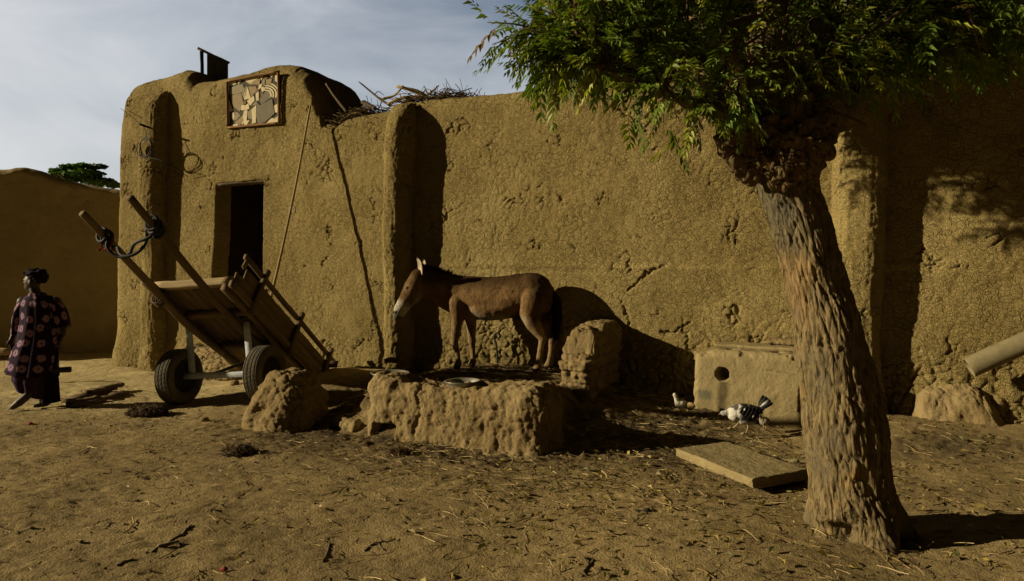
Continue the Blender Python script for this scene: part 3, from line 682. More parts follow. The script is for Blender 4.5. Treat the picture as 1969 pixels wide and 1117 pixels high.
# ------------------------------------------------------------------ pen : manger, mound, brick wall
AX = np.stack([np.append(W2, 0), np.append(N2, 0), [0, 0, 1]])
def lumps(P, s, a1=.03, c1=.10, fine=1.):
    w = np.stack([fbm(P * 5, 2, 80 + s + i) for i in range(3)], -1) * .03
    f, f2, _ = worley((P + w) / c1, 81 + s); g, g2, _ = worley((P + w) / (c1 * .45), 85 + s)
    return a1 * (.55 - f) * sst(0, .25, f2 - f) + a1 * .45 * (.5 - g) + fine * (.02 * fbm(P * 4, 3, 88 + s) + .008 * fbm(P * 20, 3, 90 + s)) - .016 * np.exp(-((f2 - f) / .06) ** 2) * (fbm(P * 3, 2, 92 + s) > -.1)
def manger():
    root = thing('feeding_trough', 'lumpy weathered mud feeding trough with a small hole at its foot', 'trough', wp(2.55, 2.42, 0.))
    h = (.975, .27, .385); c = wp(2.53, 2.42, .18)
    tc = 2.56
    def sh(B, Q):
        b = B.copy(); top = sst(-.1, .35, b[:, 2]); t = b[:, 0]
        b[:, 2] += top * (.012 * np.sin(5 * t) - .035 * sst(-.9, -.2, t) * sst(.65, .2, t) + .035 * sst(.3, .75, t) - .05 * (sst(-.75, -.5, t) * sst(.9, .7, t)) * sst(.19, .08, np.abs(b[:, 1])))
        fl = sst(0., -.28, b[:, 2]); b[:, 1] *= 1 + .22 * fl; b[:, 1] += .05 * fl * (b[:, 1] > 0) * sst(-.9, .9, t)
        b[:, 0] += .02 * np.sin(b[:, 2] * 14); return c + b @ AX, AX
    def dp(P, Nw, B):
        k = .35 + .65 * sst(-.35, .35, fbm(P * 2.3, 3, 61)); d = k * lumps(P, 0, .013, .13, .3) + (1 - k) * lumps(P, 4, .010, .07, .3) + .045 * fbm(P * 3.2, 4, 64) + .03 * fbm(P * np.array([9, 9, 6]), 4, 67) + .022 * fbm(P * np.array([11, 11, 5]), 3, 66) + .010 * fbm(P * 26, 3, 65) - .022 * np.exp(-((B[:, 0] + .03 * fbm(P * 8, 2, 3) + .34) / .018) ** 2) * sst(.5, .1, fbm(P * 2, 2, 9)) * (B[:, 1] > .1)
        hole = np.exp(-(((B[:, 0] + .70) / .115) ** 6 + ((B[:, 2] + .145) / .075) ** 6)) * (B[:, 1] > .15); return d - .20 * hole
    V, Fc, B, Nw = lumpbox(h, .0125, sh, dp, 3.2)
    part('body', V, Fc, MUD_ROUGH, root, col=(1 + .08 * fbm(V * 3, 3, 5)))
    h2 = (.20, .08, .08); c2 = wp(1.27, 2.56, .02)
    def sh2(B, Q): b = B.copy(); b[:, 2] *= .8 + .3 * sst(-.3, .3, b[:, 0]); b[:, 1] += .05 * np.sin(b[:, 0] * 6); return c2 + b @ AX, AX
    V, Fc, _, _ = lumpbox(h2, .014, sh2, lambda P, Nw, B: lumps(P, 3, .04, .09), 2.4); part('broken_end', V, Fc, MUD_ROUGH, root, col=np.ones(len(V)))
manger()
def mound():
    c = wp(.52, 2.62, .16); h = (.33, .32, .385)
    def sh(B, Q):
        b = B.copy(); k = sst(-.35, .42, b[:, 2]); b[:, 0] = b[:, 0] * (1.12 - .16 * k) + .05 * k; b[:, 1] = b[:, 1] * (1.25 - .35 * k) - .05 * k
        b[:, 2] -= .10 * k * sst(.10, .36, b[:, 0]); b[:, 2] -= .09 * k * sst(.1, .3, b[:, 1]); return c + b @ AX, AX
    def dp(P, Nw, B):
        e = np.exp(-(((B[:, 0] + .10) / .09) ** 4 + ((B[:, 2] - .05) / .06) ** 4)) * (B[:, 1] > .1)
        return lumps(P, 7, .016, .13, .8) + .06 * fbm(P * 2.4, 3, 95) + .035 * fbm(P * 7, 4, 96) + .012 * fbm(P * 28, 3, 97) - .05 * e
    V, Fc, _, _ = lumpbox(h, .0135, sh, dp, 3.0)
    solo('broken_wall_stub', V, Fc, MUD_ROUGH, 'crumbling rounded stub of mud wall standing in front of the cart wheel', 'wall stub', loc=wp(.50, 2.62, 0.), col=1 + .08 * fbm(V * 3, 3, 7))
mound()
def pen_wall():
    root = thing('pen_wall', 'low eroded mud brick wall end joining the house between donkey and cement box', 'wall', wp(3.22, .55, 0.))
    c = wp(3.19, .52, .36); h = (.18, .62, .43)
    def sh(B, Q):
        b = B.copy(); top = sst(.1, .42, b[:, 2]); b[:, 2] += top * (.10 * sst(.62, .0, b[:, 1]) - .13 * sst(.30, .36, b[:, 1]) + .06 * sst(.4, .3, b[:, 1])); b[:, 0] *= 1.12 - .12 * sst(-.4, .2, b[:, 2]); b[:, 0] += .05 * sst(-.1, .5, b[:, 2]) * sst(.3, -.3, b[:, 1]); return c + b @ AX, AX
    def dp(P, Nw, B):
        cz = (P[:, 2] + .01 * fbm(P * 6, 2, 3)) / .125; row = np.floor(cz); fz = cz - row
        cy = B[:, 1] / .34 + .5 * (row % 2); fy = cy - np.floor(cy); cx = B[:, 0] / .215 + .5 * (row % 2) + .25; fx = cx - np.floor(cx)
        j = np.maximum(np.exp(-((np.minimum(fz, 1 - fz)) / .10) ** 2), .7 * np.where(np.abs(Nw[:, 0] * W2[0] + Nw[:, 1] * W2[1]) > .6, np.exp(-(np.minimum(fy, 1 - fy) / .05) ** 2), np.exp(-(np.minimum(fx, 1 - fx) / .06) ** 2)))
        bid = (_hash(row, np.floor(cy), np.floor(cx), 3) & np.uint32(255)).astype(float) / 255
        er = .45 + .55 * sst(-.3, .3, fbm(P * 2.6, 3, 55)); return -.034 * j * er + .03 * (bid - .5) * er + .06 * fbm(P * 5, 4, 56) + .025 * fbm(P * 15, 3, 58) + .012 * fbm(P * 30, 3, 57) + lumps(P, 11, .012, .08, .6) - .03 * sst(.3, .0, P[:, 2])
    V, Fc, _, _ = lumpbox(h, .0125, sh, dp, 4.5); part('brickwork', V, Fc, MUD_ROUGH, root, col=1 + .1 * fbm(V * 4, 3, 9))
    c2 = wp(3.23, .26, .93); h2 = (.15, .30, .085)
    V, Fc, _, _ = lumpbox(h2, .0125, lambda B, Q: (c2 + B @ AX, AX), lambda P, Nw, B: lumps(P, 13, .015, .08, 1.2), 2.05); part('mud_capping', V, Fc, MUD_ROUGH, root, col=np.ones(len(V)))
pen_wall()
def basin(x, y, Y, r, lab, tilt):
    c = px(x, y, Y); ax = nrm(np.array(tilt, float))
    prof = [(-.09, .001), (-.09, r * .62), (-.02, r * .93), (0, r), (.006, r + .012), (.010, r + .006), (.004, r - .006), (-.02, r * .90), (-.082, r * .60), (-.082, .001)]
    V, Fc, uv = lathe(prof, c, ax, 56, False); solo('metal_basin', V, Fc, TIN, lab, 'basin', group='basins set in the feeding trough')
basin(750, 717.5, 6.93, .185, 'worn metal basin sunk in the left end of the mud trough', (.02, -.02, 1))
basin(889, 733, 6.62, .165, 'worn metal basin half hidden in the middle of the mud trough', (-.02, -.0, 1))

# ------------------------------------------------------------------ cement box, slab, pipe, mound
bL, bR = np.array([1.96, 7.42]), np.array([2.93, 6.84]); bu = nrm(bR - bL); bn = np.array([bu[1], -bu[0]]); BW = float(np.linalg.norm(bR - bL)); BD = .68
BAX = np.stack([np.append(bu, 0), np.append(bn, 0), [0, 0, 1]])
def cement_box():
    root = thing('cement_box', 'square cement soakaway box with a round black hole and a damp streak', 'box', (*(bL + bR) / 2, 0.))
    o = np.append((bL + bR) / 2 - bn * BD / 2, .30); h = (BW / 2, BD / 2, .455)
    def sh(B, Q):
        b = B.copy(); b[:, 2] += sst(0, .4, b[:, 2]) * (-.03 * sst(-.3, -.5, b[:, 0]) - .012 * sst(.3, .5, b[:, 0])); b[:, 0] += .012 * np.sin(b[:, 2] * 5) ; return o + b @ BAX, BAX
    hx, hz, hr = -.255, .205, .072
    def dp(P, Nw, B):
        fr = B[:, 1] > BD * .42; e = np.hypot(B[:, 0] - hx + .006 * fbm(P * 40, 2, 4), B[:, 2] - hz)
        chip = (np.sort(np.abs(Nw @ BAX.T), axis=1)[:, 1] > .25) * sst(.05, .45, fbm(P * 9, 3, 104)); d = -.022 * chip + .012 * fbm(P * 2.2, 3, 101) + .006 * fbm(P * 14, 3, 102) + .004 * fbm(P * 60, 2, 103) - .26 * sst(hr + .004, hr - .014, e) * fr
        ck = np.exp(-((B[:, 2] - .26 - .012 * fbm(P * 18, 2, 7) + .05 * (B[:, 0] - .3)) / .007) ** 2) * sst(.12, .2, B[:, 0]); d = d - .014 * ck * fr
        for nx in (-.20, .28):               # gaps between the cover pieces on top
            d = d - .07 * (B[:, 2] > .43) * sst(1., .6, np.abs(B[:, 0] - nx) / .11 + np.abs(B[:, 1] - .20) / .09)
        return d
    V, Fc, B, Nw = lumpbox(h, .0115, sh, dp, 9.)
    fr = B[:, 1] > BD * .42; st = np.exp(-((B[:, 0] - hx - .01 - .012 * fbm(V * 12, 2, 6)) / (.048 + .02 * (hz - B[:, 2]))) ** 4) * sst(hz - .06, hz - .1, B[:, 2]) * fr
    sm = np.exp(-(((B[:, 0] + .43) / .085) ** 4 + ((B[:, 2] + .03) / .05) ** 4)) * fr
    col = np.ones((len(V), 3)) * (1 + .07 * fbm(V * 4, 3, 8) + .08 * fbm(V * np.array([14, 14, 2]), 2, 9))[:, None]
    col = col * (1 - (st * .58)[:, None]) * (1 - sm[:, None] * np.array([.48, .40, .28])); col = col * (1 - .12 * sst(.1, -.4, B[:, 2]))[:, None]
    part('body', V, Fc, CONC, root, col=col)
    for k, (cx, cy, w, dpt, th, rz) in enumerate(((.16, -.10, .30, .20, .022, .06), (-.22, -.14, .20, .17, .02, -.1))):
        ca, sa = math.cos(rz), math.sin(rz); ax2 = np.array([[ca, sa, 0], [-sa, ca, 0], [0, 0, 1]]) @ BAX; cc = o + np.array([cx, cy, .455 + th * .9]) @ BAX
        V, Fc, _, _ = lumpbox((w, dpt, th), .014, lambda B, Q: (cc + B @ ax2, ax2), lambda P, Nw, B: .006 * fbm(P * 9, 3, 5 + k) + .004 * fbm(P * 40, 2, 6), 3.)
        part('cover', V, Fc, CONC, root, col=np.ones(len(V)) * .97)
    cc = o + np.array([.30, -.20, .53]) @ BAX
    V, Fc, _, _ = lumpbox((.20, .10, .03), .014, lambda B, Q: (cc + B @ BAX, BAX), lambda P, Nw, B: lumps(P, 17, .012, .06, .6), 3.); part('cover', V, Fc, MUD_ROUGH, root, col=np.ones(len(V)))
cement_box()
def slab():
    a, b, c, d = [gp(*q, .10) for q in ((1300, 862), (1396, 847), (1562, 905), (1444, 919))]; ctr = (a + b + c + d) / 4
    ex, ey = (b - a + c - d) / 4, (d - a + c - b) / 4; th = .038; ax = np.stack([nrm(ex), nrm(ey), [0, 0, 1]])
    hx, hy = np.linalg.norm(ex), np.linalg.norm(ey)
    def sh(B, Q): q = ctr + (B[:, :1] / hx) * ex + (B[:, 1:2] / hy) * ey; q[:, 2] += B[:, 2] - th; return q, ax
    V, Fc, B, Nw = lumpbox((hx, hy, th), .011, sh, lambda P, Nw, B: .010 * fbm(P * 3, 3, 111) + .006 * fbm(P * 16, 3, 112) + .004 * fbm(P * 70, 2, 113) - .014 * sst(.2, .6, fbm(P * 11, 2, 114)) * (np.abs(Nw[:, 2]) < .9), 8.)
    solo('cement_slab', V, Fc, CONC, 'loose rectangular cement slab lying flat on the ground before the box', 'slab', loc=ctr - [0, 0, .09], col=1.0 + .10 * fbm(V * 3, 3, 12))
slab()
def drain_pipe():
    a = px(1863, 707, 6.55); e = nrm(px(2075, 612, 6.25) - a); r = .098; L = 1.35
    prof = [(0, r - .012), (0, r), (L, r), (L, r - .012), (.0, r - .012)]
    n = 40; prof = [(0, .004), (.16, .006), (.16, r - .014), (0, r - .014)] if False else [(.3, .001), (.3, r - .014), (.004, r - .014), (0, r - .008), (0, r - .003), (.004, r)] + [(x, r + .002 * math.sin(9 * x)) for x in np.linspace(.04, L, 24)]
    V, Fc, uv = lathe(prof, a, e, 40, False); V = V + (.0035 * fbm(V * 12, 3, 3))[:, None]
    solo('drain_pipe', V, Fc, PIPE, 'thick pale drain pipe slanting down out of the house wall', 'pipe', loc=a)
    # plaster apron below it
    c = wp(float(td(*a[:2])[0]) + .12, .02, .13); h = (.50, .22, .32)
    def sh(B, Q):
        b = B.copy(); k = sst(-.45, .45, b[:, 2]); b[:, 1] = b[:, 1] * (1.5 - .9 * k) ; b[:, 0] = b[:, 0] * (1.25 - .62 * k) - .16 * k
        b[:, 2] -= .30 * k * sst(-.05, .25, b[:, 0]); return c + b @ AX, AX
    V, Fc, _, _ = lumpbox(h, .015, sh, lambda P, Nw, B: mud_disp(P, 8, 1.3) + .03 * fbm(P * np.array([14, 14, 2.]), 3, 15) + .05 * fbm(P * 3.2, 4, 16), 2.2)
    part('plaster_apron', V, Fc, MUD_ROUGH, house, col=np.ones(len(V)))
    c3 = wp(float(td(*a[:2])[0]) + 1.15, .20, .12); h3 = (.42, .40, .26)
    V, Fc, _, _ = lumpbox(h3, .016, lambda B, Q: (c3 + B @ AX, AX), lambda P, Nw, B: lumps(P, 19, .05, .16, 2.), 2.1); part('plaster_apron', V, Fc, MUD_ROUGH, house, col=np.ones(len(V)))
drain_pipe()
# ------------------------------------------------------------------ donkey cart
def cart():
    O = np.array([-3.45, 8.12, .37]); a = nrm([.976, -.218, .06]); eh = np.array([-.218, -.976, 0.]); th = math.radians(34.5)
    e = eh * math.cos(th) + np.array([0, 0, math.sin(th)]); n = np.cross(a, e); n = n if n[2] > 0 else -n; h = .60
    Q = lambda la, lo, up: O + a * la + e * lo + n * up
    root = thing('donkey_cart', 'two wheeled wooden donkey cart tipped back with its shafts in the air', 'cart', (O[0], O[1], 0.))
    def B(name, p, q, w, hh, up=None, mat=WOOD, par=root, tone=1., **k):
        V, Fc, uv = bar(p, q, w, hh, up=n if up is None else up, **k); return part(name, V, Fc, mat, par, uv=uv, col=np.full(len(V), tone * rng.uniform(.85, 1.15)))
    # bed: boards across the frame
    g = G()
    for k in range(9):
        la0 = -.50 + .107 * k
        V, Fc, uv = bar(Q(la0 + .05, .97 - .004 * (k % 3), h + .035), Q(la0 + .05, -1.46, h + .035), .102, .028, up=n, jit=.002); g.add(V, Fc, uv, col=np.full((len(V), 3), rng.uniform(.7, 1.2)))
    bed = g.part('bed', WOOD, root)
    B('front_board', Q(-.54, .97, h + .055), Q(.47, .97, h + .055), .06, .10, up=n, mat=WOOD_PALE, tone=1.05)
    B('side_beam', Q(-.46, 1.20, h - .03), Q(-.46, -1.49, h - .03), .075, .085)
    B('side_beam', Q(.42, 1.00, h - .03), Q(.42, -1.49, h - .03), .075, .085)
    for lo in (.45, -.30, -1.1): B('cross_beam', Q(-.5, lo, h - .03), Q(.46, lo, h - .03), .09, .07, tone=.8)
    # shafts, natural poles lashed below the frame
    for la, l2, lt, tone, bend in ((-.40, -.34, 2.36, 1.0, .02), (.24, .37, 2.56, .8, -.03)):
        p = curve([Q(la + .02, -.35, h - .10), Q(la, .5, h - .12), Q((la + l2) / 2, 1.4, h - .09 + bend), Q(l2, lt, h - .05 + bend)], 26)
        V, Fc, uv = tube(p, [.042, .046, .044, .041, .037], 10, .06); part('shaft', V, Fc, WOOD if la > 0 else WOOD_PALE, root, uv=uv, col=np.full(len(V), tone * (.55 if la < 0 else 1.)))
    # right hand side panel: planks, rail, stakes
    la = .47
    side = B('side_plank', Q(la, .95, h + .10), Q(la, -1.62, h + .10), .19, .026, up=a, jit=.003); side['label'] = 'lower plank of the slatted side'
    B('side_plank', Q(la, .80, h + .27), Q(la, -1.60, h + .27), .135, .026, up=a, jit=.003)
    B('top_rail', Q(la + .02, .93, h + .43), Q(la + .02, -1.66, h + .43), .062, .045, up=a, jit=.002, n=6)
    for lo in (.52, -.46, -1.44): B('stake', Q(la + .05, lo + .02, h - .12), Q(la + .05, lo - .03, h + .53), .065, .05, up=a, jit=.004, tone=.85)
    B('rail_tie', Q(la + .01, .88, h + .30), Q(la + .01, .86, h + .45), .05, .03, up=a)
    B('runner', Q(.50, 1.02, h + .0), Q(.50, -1.5, h + .0), .05, .08, tone=1.1)
    B('tail_board', Q(-.5, -1.54, h + .12), Q(.46, -1.54, h + .12), .20, .028, up=e)
    B('tail_board', Q(.05, -1.56, h + .33), Q(.62, -1.56, h + .33), .10, .028, up=e)
    # axle and steel uprights
    wl, wr = O - a * .52, O + a * .52
    B('axle', wl, wr, .07, .07, up=(0, 0, 1), mat=STEEL, jit=.0006)
    for la in (-.40, .385):
        B('upright', O + a * la, Q(la - .05, .33, h - .07), .075, .03, up=e, mat=STEEL, jit=.0006)
        B('bracket', Q(la - .05, .43, h - .075), Q(la - .05, .23, h - .075), .10, .02, mat=DARK_IRON, jit=.0006)
    B('brace', O - a * .16 + [0, .02, 0], Q(-.10, -.62, h - .06), .03, .03, mat=DARK_IRON)
    B('prop_stick', O + a * .22 + np.array([.0, .25, -.34]), Q(.20, -.50, h - .06), .035, .035)
    # wheels
    for c, s in ((wl - a * .06, -1), (wr + a * .06, 1)):
        R, w = .333, .108
        pr = [(-w * .80, .20), (-w * .98, .225), (-w, .262), (-w * .94, .295), (-w * .82, R - .014)]
        xs = np.linspace(-.82, .82, 45) * w
        for x in xs: pr.append((x, R - .014 + .014 * (1 - (x / (.82 * w)) ** 4) ** .5 * .8 - (.009 if abs(((x / w) * 2.45 + .5) % 1 - .5) > .42 else 0)))
        pr += [(w * .82, R - .014), (w * .94, .295), (w, .262), (w * .98, .225), (w * .80, .20), (0, .195)]
        V, Fc, uv = lathe(pr, c, a, 120); ang = np.tile(np.arange(120), len(pr)); rr = np.linalg.norm((V - c) - ((V - c) @ a)[:, None] * a, axis=1); x = (V - c) @ a
        V = V - nrm((V - c) - ((V - c) @ a)[:, None] * a) * (.006 * (((ang + np.round(x * 90).astype(int)) % 3) == 0) * (rr > R - .016))[:, None]
        wh = part('wheel', *lathe([(-.045, .02), (-.045, .055), (-.02, .07), (-.01, .12), (-.035, .16), (-.075, .185), (-.08, .205), (.08, .205), (.075, .185), (.02, .16), (.03, .10), (.045, .055), (.045, .02)], c, a, 40)[:2], RIMM, root)
        part('tyre', V, Fc, RUBBER, wh)
        V, Fc, uv = lathe([(-.06, .001), (-.06, .035), (-.04, .042), (.06, .042), (.075, .030), (.078, .001)], c, a, 20, False); part('hub', V, Fc, DARK_IRON, wh)
    # rawhide / rubber yoke strap twisted between the shaft tips
    s1, s2 = Q(-.35, 2.02, h - .04), Q(.345, 2.16, h - .09); mid = (s1 + s2) / 2 + np.array([-.02, 0, -.24])
    ro = thing('yoke_strap', 'twisted black rubber strap tied between the two raised cart shafts', 'strap', mid)
    g = G()
    for ph in (0, np.pi):
        p = curve([s1 + [0, 0, -.02], s1 * .7 + mid * .3 + [0, 0, -.06], mid, s2 * .6 + mid * .4 + [.02, 0, -.02], s2], 60); f = np.linspace(0, 1, 60); t_, u_, v_ = frames(p); r = .026 + .014 * np.sin(np.pi * f)
        g.add(*tube(p + (r * np.cos(f * 13 + ph))[:, None] * u_ + (r * np.sin(f * 13 + ph))[:, None] * v_, .016, 8, .04))
    g.part('twisted_band', CORD, ro)
    for s, nn in ((s1, 3), (s2, 4)):
        g = G()
        for k in range(nn):
            aa = np.linspace(0, 2 * np.pi, 20); cc = s + e * (.035 * (k - nn / 2)) + rng.normal(0, .006, 3); tl = rng.uniform(-.3, .3)
            g.add(*tube(cc + (.062 * np.cos(aa))[:, None] * a + (.064 * np.sin(aa))[:, None] * n + (.03 * np.sin(aa + tl))[:, None] * e, .017, 7, .08))
        g.part('knot', CORD, ro)
    g = G()
    for k in range(5):
        q = s1 + [rng.uniform(-.02, .12), -.02, -.10]; g.add(*tube(curve([q + [0, 0, .05], q + rng.normal(0, .02, 3), q + [rng.uniform(-.05, .05), 0, -.05]], 6), .009, 5, .2))
    g.part('red_rag', RED, ro)
    g = G()
    for k in range(3):
        aa = np.linspace(0, 2 * np.pi, 16); g.add(*tube(Q(-.43, .90 + .03 * k, h - .075) + (.075 * np.cos(aa))[:, None] * a + (.10 * np.sin(aa))[:, None] * n, .012, 5, .1))
    g.part('lashing', WOOD_GREY, root, label='rope lashing where the paler shaft meets the frame')
cart()

# ------------------------------------------------------------------ donkey
def donkey():
    fw = nrm([-.975, .22, 0]); lf = np.array([-fw[1], fw[0], 0.]); ori = np.array([px(957, 600, 8.62)[0], 8.62, 0.]); ori[2] = .35
    A = np.stack([fw, lf, [0, 0, 1]]) * 1.015; D = lambda p: ori + np.asarray(p, float) @ A
    def R(*pr): return rod([(D(p), r) for p, r in pr])
    def E(c, r, pitch=0., yaw=0.):
        cp, sp = math.cos(pitch), math.sin(pitch); cy, sy = math.cos(yaw), math.sin(yaw)
        Ry = np.array([[cp, 0, sp], [0, 1, 0], [-sp, 0, cp]]); Rz = np.array([[cy, -sy, 0], [sy, cy, 0], [0, 0, 1]]); V, Fc = ball((0, 0, 0), r); return D(V @ (Rz @ Ry).T + np.asarray(c, float)), Fc
    s = []
    s += [R(((.40, 0, .95), .20), ((.15, 0, .895), .235), ((-.12, 0, .885), .245), ((-.38, 0, .96), .215)),      # barrel
          E((.05, 0, .82), (.44, .225, .20), .06), E((.44, 0, .88), (.19, .175, .26), -.1), E((-.46, 0, .98), (.235, .205, .235), .25), E((-.58, 0, .90), (.13, .165, .19)),
          E((.42, 0, 1.08), (.17, .07, .10), -.1), R(((.40, 0, 1.12), .055), ((.05, 0, 1.105), .06), ((-.25, 0, 1.135), .07), ((-.48, 0, 1.155), .065)),
          E((.56, .0, .84), (.10, .14, .15))]
    hy = -.03                                           # neck and head swing slightly to the camera
    s += [R(((.46, 0, .97), .19), ((.64, .02, 1.02), .168), ((.80, .08, 1.08), .14), ((.92, .16, 1.13), .115)),
          R(((.48, 0, 1.08), .09), ((.72, .045, 1.155), .07), ((.95, .18, 1.23), .05)),
          R(((.50, 0, .83), .15), ((.66, .03, .87), .125), ((.80, .09, .955), .10), ((.89, .14, 1.0), .08))]
    HP = np.array([.965, .195, 1.17]); HA = nrm([.41, .14, -.87]); HQ = nrm(np.array([-.20, .97, .03]) - HA * np.dot([-.20, .97, .03], HA)); HF = np.cross(HQ, HA); HF = HF if HF[0] > 0 else -HF
    hp = lambda k, f=0., q=0.: (HP + HA * (.56 * k) + HF * f + HQ * q)
    s += [R((hp(.02), .112), (hp(.35, .0), .112), (hp(.62, .025), .084), (hp(.86, .03), .070), (hp(.97, .025), .062)),
          R((hp(.12, -.06), .09), (hp(.38, -.085), .082), (hp(.62, -.045), .052), (hp(.86, -.02), .04), (hp(1.0, -.01), .036)),
          R((hp(0, .05), .055), (hp(.3, .075), .05), (hp(.6, .06), .036), (hp(.9, .055), .034)),
          E(hp(.33, .035, .075), (.035, .022, .028)), E(hp(.33, .035, -.075), (.035, .022, .028)), E(hp(.94, .055, .03), (.026, .024, .034)), E(hp(.94, .055, -.03), (.026, .024, .034)), E(hp(.34, -.07, .045), (.07, .03, .075)), E(hp(.34, -.07, -.045), (.07, .03, .075))]
    # legs: (hip/shoulder, elbow/stifle, knee/hock, fetlock, hoof)
    for pts in (([(.50, .10, .84), .115], [(.485, .105, .66), .082], [(.505, .105, .56), .058], [(.525, .11, .385), .045], [(.53, .11, .35), .047], [(.505, .11, .30), .034], [(.475, .11, .14), .029], [(.47, .11, .095), .039], [(.50, .11, .05), .036]),
                ([(.42, -.10, .82), .11], [(.38, -.105, .66), .08], [(.375, -.105, .56), .056], [(.365, -.11, .385), .045], [(.365, -.11, .35), .047], [(.36, -.11, .30), .034], [(.35, -.11, .14), .029], [(.345, -.11, .095), .039], [(.37, -.11, .05), .036]),
                ([(-.48, .10, .88), .17], [(-.44, .12, .70), .125], [(-.485, .125, .58), .080], [(-.565, .125, .46), .050], [(-.595, .125, .415), .046], [(-.575, .125, .35), .036], [(-.545, .125, .15), .031], [(-.535, .125, .095), .040], [(-.50, .125, .05), .037]),
                ([(-.52, -.10, .88), .165], [(-.52, -.12, .70), .12], [(-.57, -.125, .58), .076], [(-.655, -.125, .46), .048], [(-.68, -.125, .415), .045], [(-.66, -.125, .35), .035], [(-.64, -.125, .15), .030], [(-.63, -.125, .095), .039], [(-.60, -.125, .05), .036])):
        s.append(R(*[(p, r * (1.22 if p[2] < .62 else 1.08)) for p, r in pts]))
    s += [R(((-.30, .02, .69), .045), ((-.22, .02, .66), .03)), R(((-.62, 0, 1.06), .05), ((-.68, 0, 1.0), .04))]
    V, Fc, NN = remesh(s, .0125, 7, .5)
    V = V + NN * (.004 * fbm(V * np.array([26, 26, 14]), 3, 41) + .010 * fbm(V * 6, 3, 42))[:, None]
    L = (V - ori) @ A.T / 1.03; x, y, z = L.T
    top = np.array([.095, .054, .022]); mid = np.array([.29, .175, .078]); bel = np.array([.48, .38, .24]); leg = np.array([.34, .235, .12]); wht = np.array([.72, .66, .54]); dk = np.array([.018, .012, .009])
    lo = lambda a_, b_, m: a_ + (b_ - a_) * np.clip(m, 0, 1)[:, None]
    c = lo(np.broadcast_to(top, V.shape), mid, sst(1.16, .95, z + .05 * fbm(V * 5, 3, 1)))
    c = lo(c, dk, .75 * sst(.045, .02, np.abs(y)) * sst(1.08, 1.12, z) * (x < .6))
    c = lo(c, top * .7, sst(-.34, -.56, x) * sst(.5, .7, z) * .75)
    c = lo(c, bel, sst(.73, .665, z + .03 * fbm(V * 6, 2, 3)) * sst(.44, .36, np.abs(x + .03)) * sst(.50, .55, z))
    c = lo(c, bel, .85 * sst(.12, .04, np.hypot(x - .28, z - .70 - .02 * fbm(V * 9, 2, 5))))
    c = lo(c, leg, sst(.66, .50, z)); c = lo(c, leg * .75, sst(.40, .30, z) * (fbm(V * 7, 3, 8) > 0) * .6); c = lo(c, bel, sst(.035, .0, np.abs(x - .585)) * sst(.5, .65, z) * sst(.85, .7, z) * .6)
    hk = ((L - HP) @ HA) / .56
    ish = (x > .90) * (hk > -.05); fr = (L - HP) @ HF
    c = lo(c, mid * .85, ish * sst(-.05, .1, hk)); c = lo(c, top, ish * sst(.05, .09, fr) * sst(.7, .5, hk) * .5); c = lo(c, wht, ish * sst(.58, .72, hk + .04 * fbm(V * 20, 2, 9))); c = lo(c, wht * .85, ish * sst(-.07, -.12, fr) * sst(.2, .5, hk) * .4)
    c = lo(c, dk, ish * sst(.022, .012, np.hypot(hk * .56 - .53, np.minimum(np.abs(fr - .08), 9) * .9)) * (np.abs(fr) < .2))
    for q in (.062, -.062):
        c = lo(c, dk, sst(.026, .016, np.linalg.norm((L - hp(.93, .045, q)) * [1, 1, .8], axis=1))); c = lo(c, leg * 1.1, .45 * sst(.075, .035, np.linalg.norm(L - hp(.33, .05, q * 1.3), axis=1))); c = lo(c, dk, sst(.032, .02, np.linalg.norm((L - hp(.33, .048, q * 1.42)) * [1, 1, 1.5], axis=1)))
    c = lo(c, dk, .7 * ish * sst(.93, .99, hk))
    spots = worley(V / .06, 21); c = lo(c, dk, (np.hypot((x + .22) / .18, (z - 1.04) / .08) < 1) * sst(.34, .2, spots[0]) * .8)
    c = lo(c, dk, sst(.075, .055, z))
    c = lo(c, dk, np.exp(-(((x + .26) / .09) ** 4 + ((z - .655) / .05) ** 4)) * .8)
    root = thing('donkey', 'brown donkey with a white muzzle standing side on in front of the wall', 'donkey', D((0, 0, 0)))
    part('body', V, Fc, FUR, root, col=c)
    for k, (q, yaw) in enumerate(((.06, .25), (-.06, -.5))):
        b = hp(-.08, -.01, q); tip = b + (np.array([.05, .03, .215]) if k == 0 else np.array([.00, -.06, .20])); m = (b + tip) / 2 + np.array([-.02, .0, .02])
        p = curve([b - np.array([0, 0, .03]), b, m, tip], 16); prof = [.026, .042, .056, .062, .058, .046, .026, .004]; P = np.array([D(q_) for q_ in p])
        t_, u_, v_ = frames(P); rr = np.interp(np.linspace(0, 1, 16), np.linspace(0, 1, 8), prof)
        face = nrm(lf * .75 + fw * .65); sd = nrm(np.cross(t_, face)); fn = np.cross(sd, t_)
        an = np.linspace(0, 2 * np.pi, 24, endpoint=False)[None, :, None]; sn, cs = np.sin(an), np.cos(an)
        dep = np.where(cs > 0, .22 * cs * (1 - 1.5 * (1 - np.abs(sn))), .55 * cs)
        Vv = P[:, None] + rr[:, None, None] * (sn * sd[:, None] * 1.05 + dep * fn[:, None])
        inn = (cs > .05) * np.clip((.93 - np.abs(sn)) * 8, 0, 1); f16 = np.linspace(0, 1, 16)[:, None, None]
        colr = np.array([.10, .055, .025]) + inn * (np.array([.60, .53, .42]) - .07) * (1 - np.clip((f16 - .80) / .12, 0, 1)) + 0 * P[:, None]; colr = colr * (1 - .9 * np.clip((f16 - .86) / .1, 0, 1))
        part('ear', Vv.reshape(-1, 3), gridF(16, 24, False, True)[:, ::-1].tolist() + [[15 * 24 + i for i in range(24)][::-1]], FUR, root, col=colr.reshape(-1, 3))
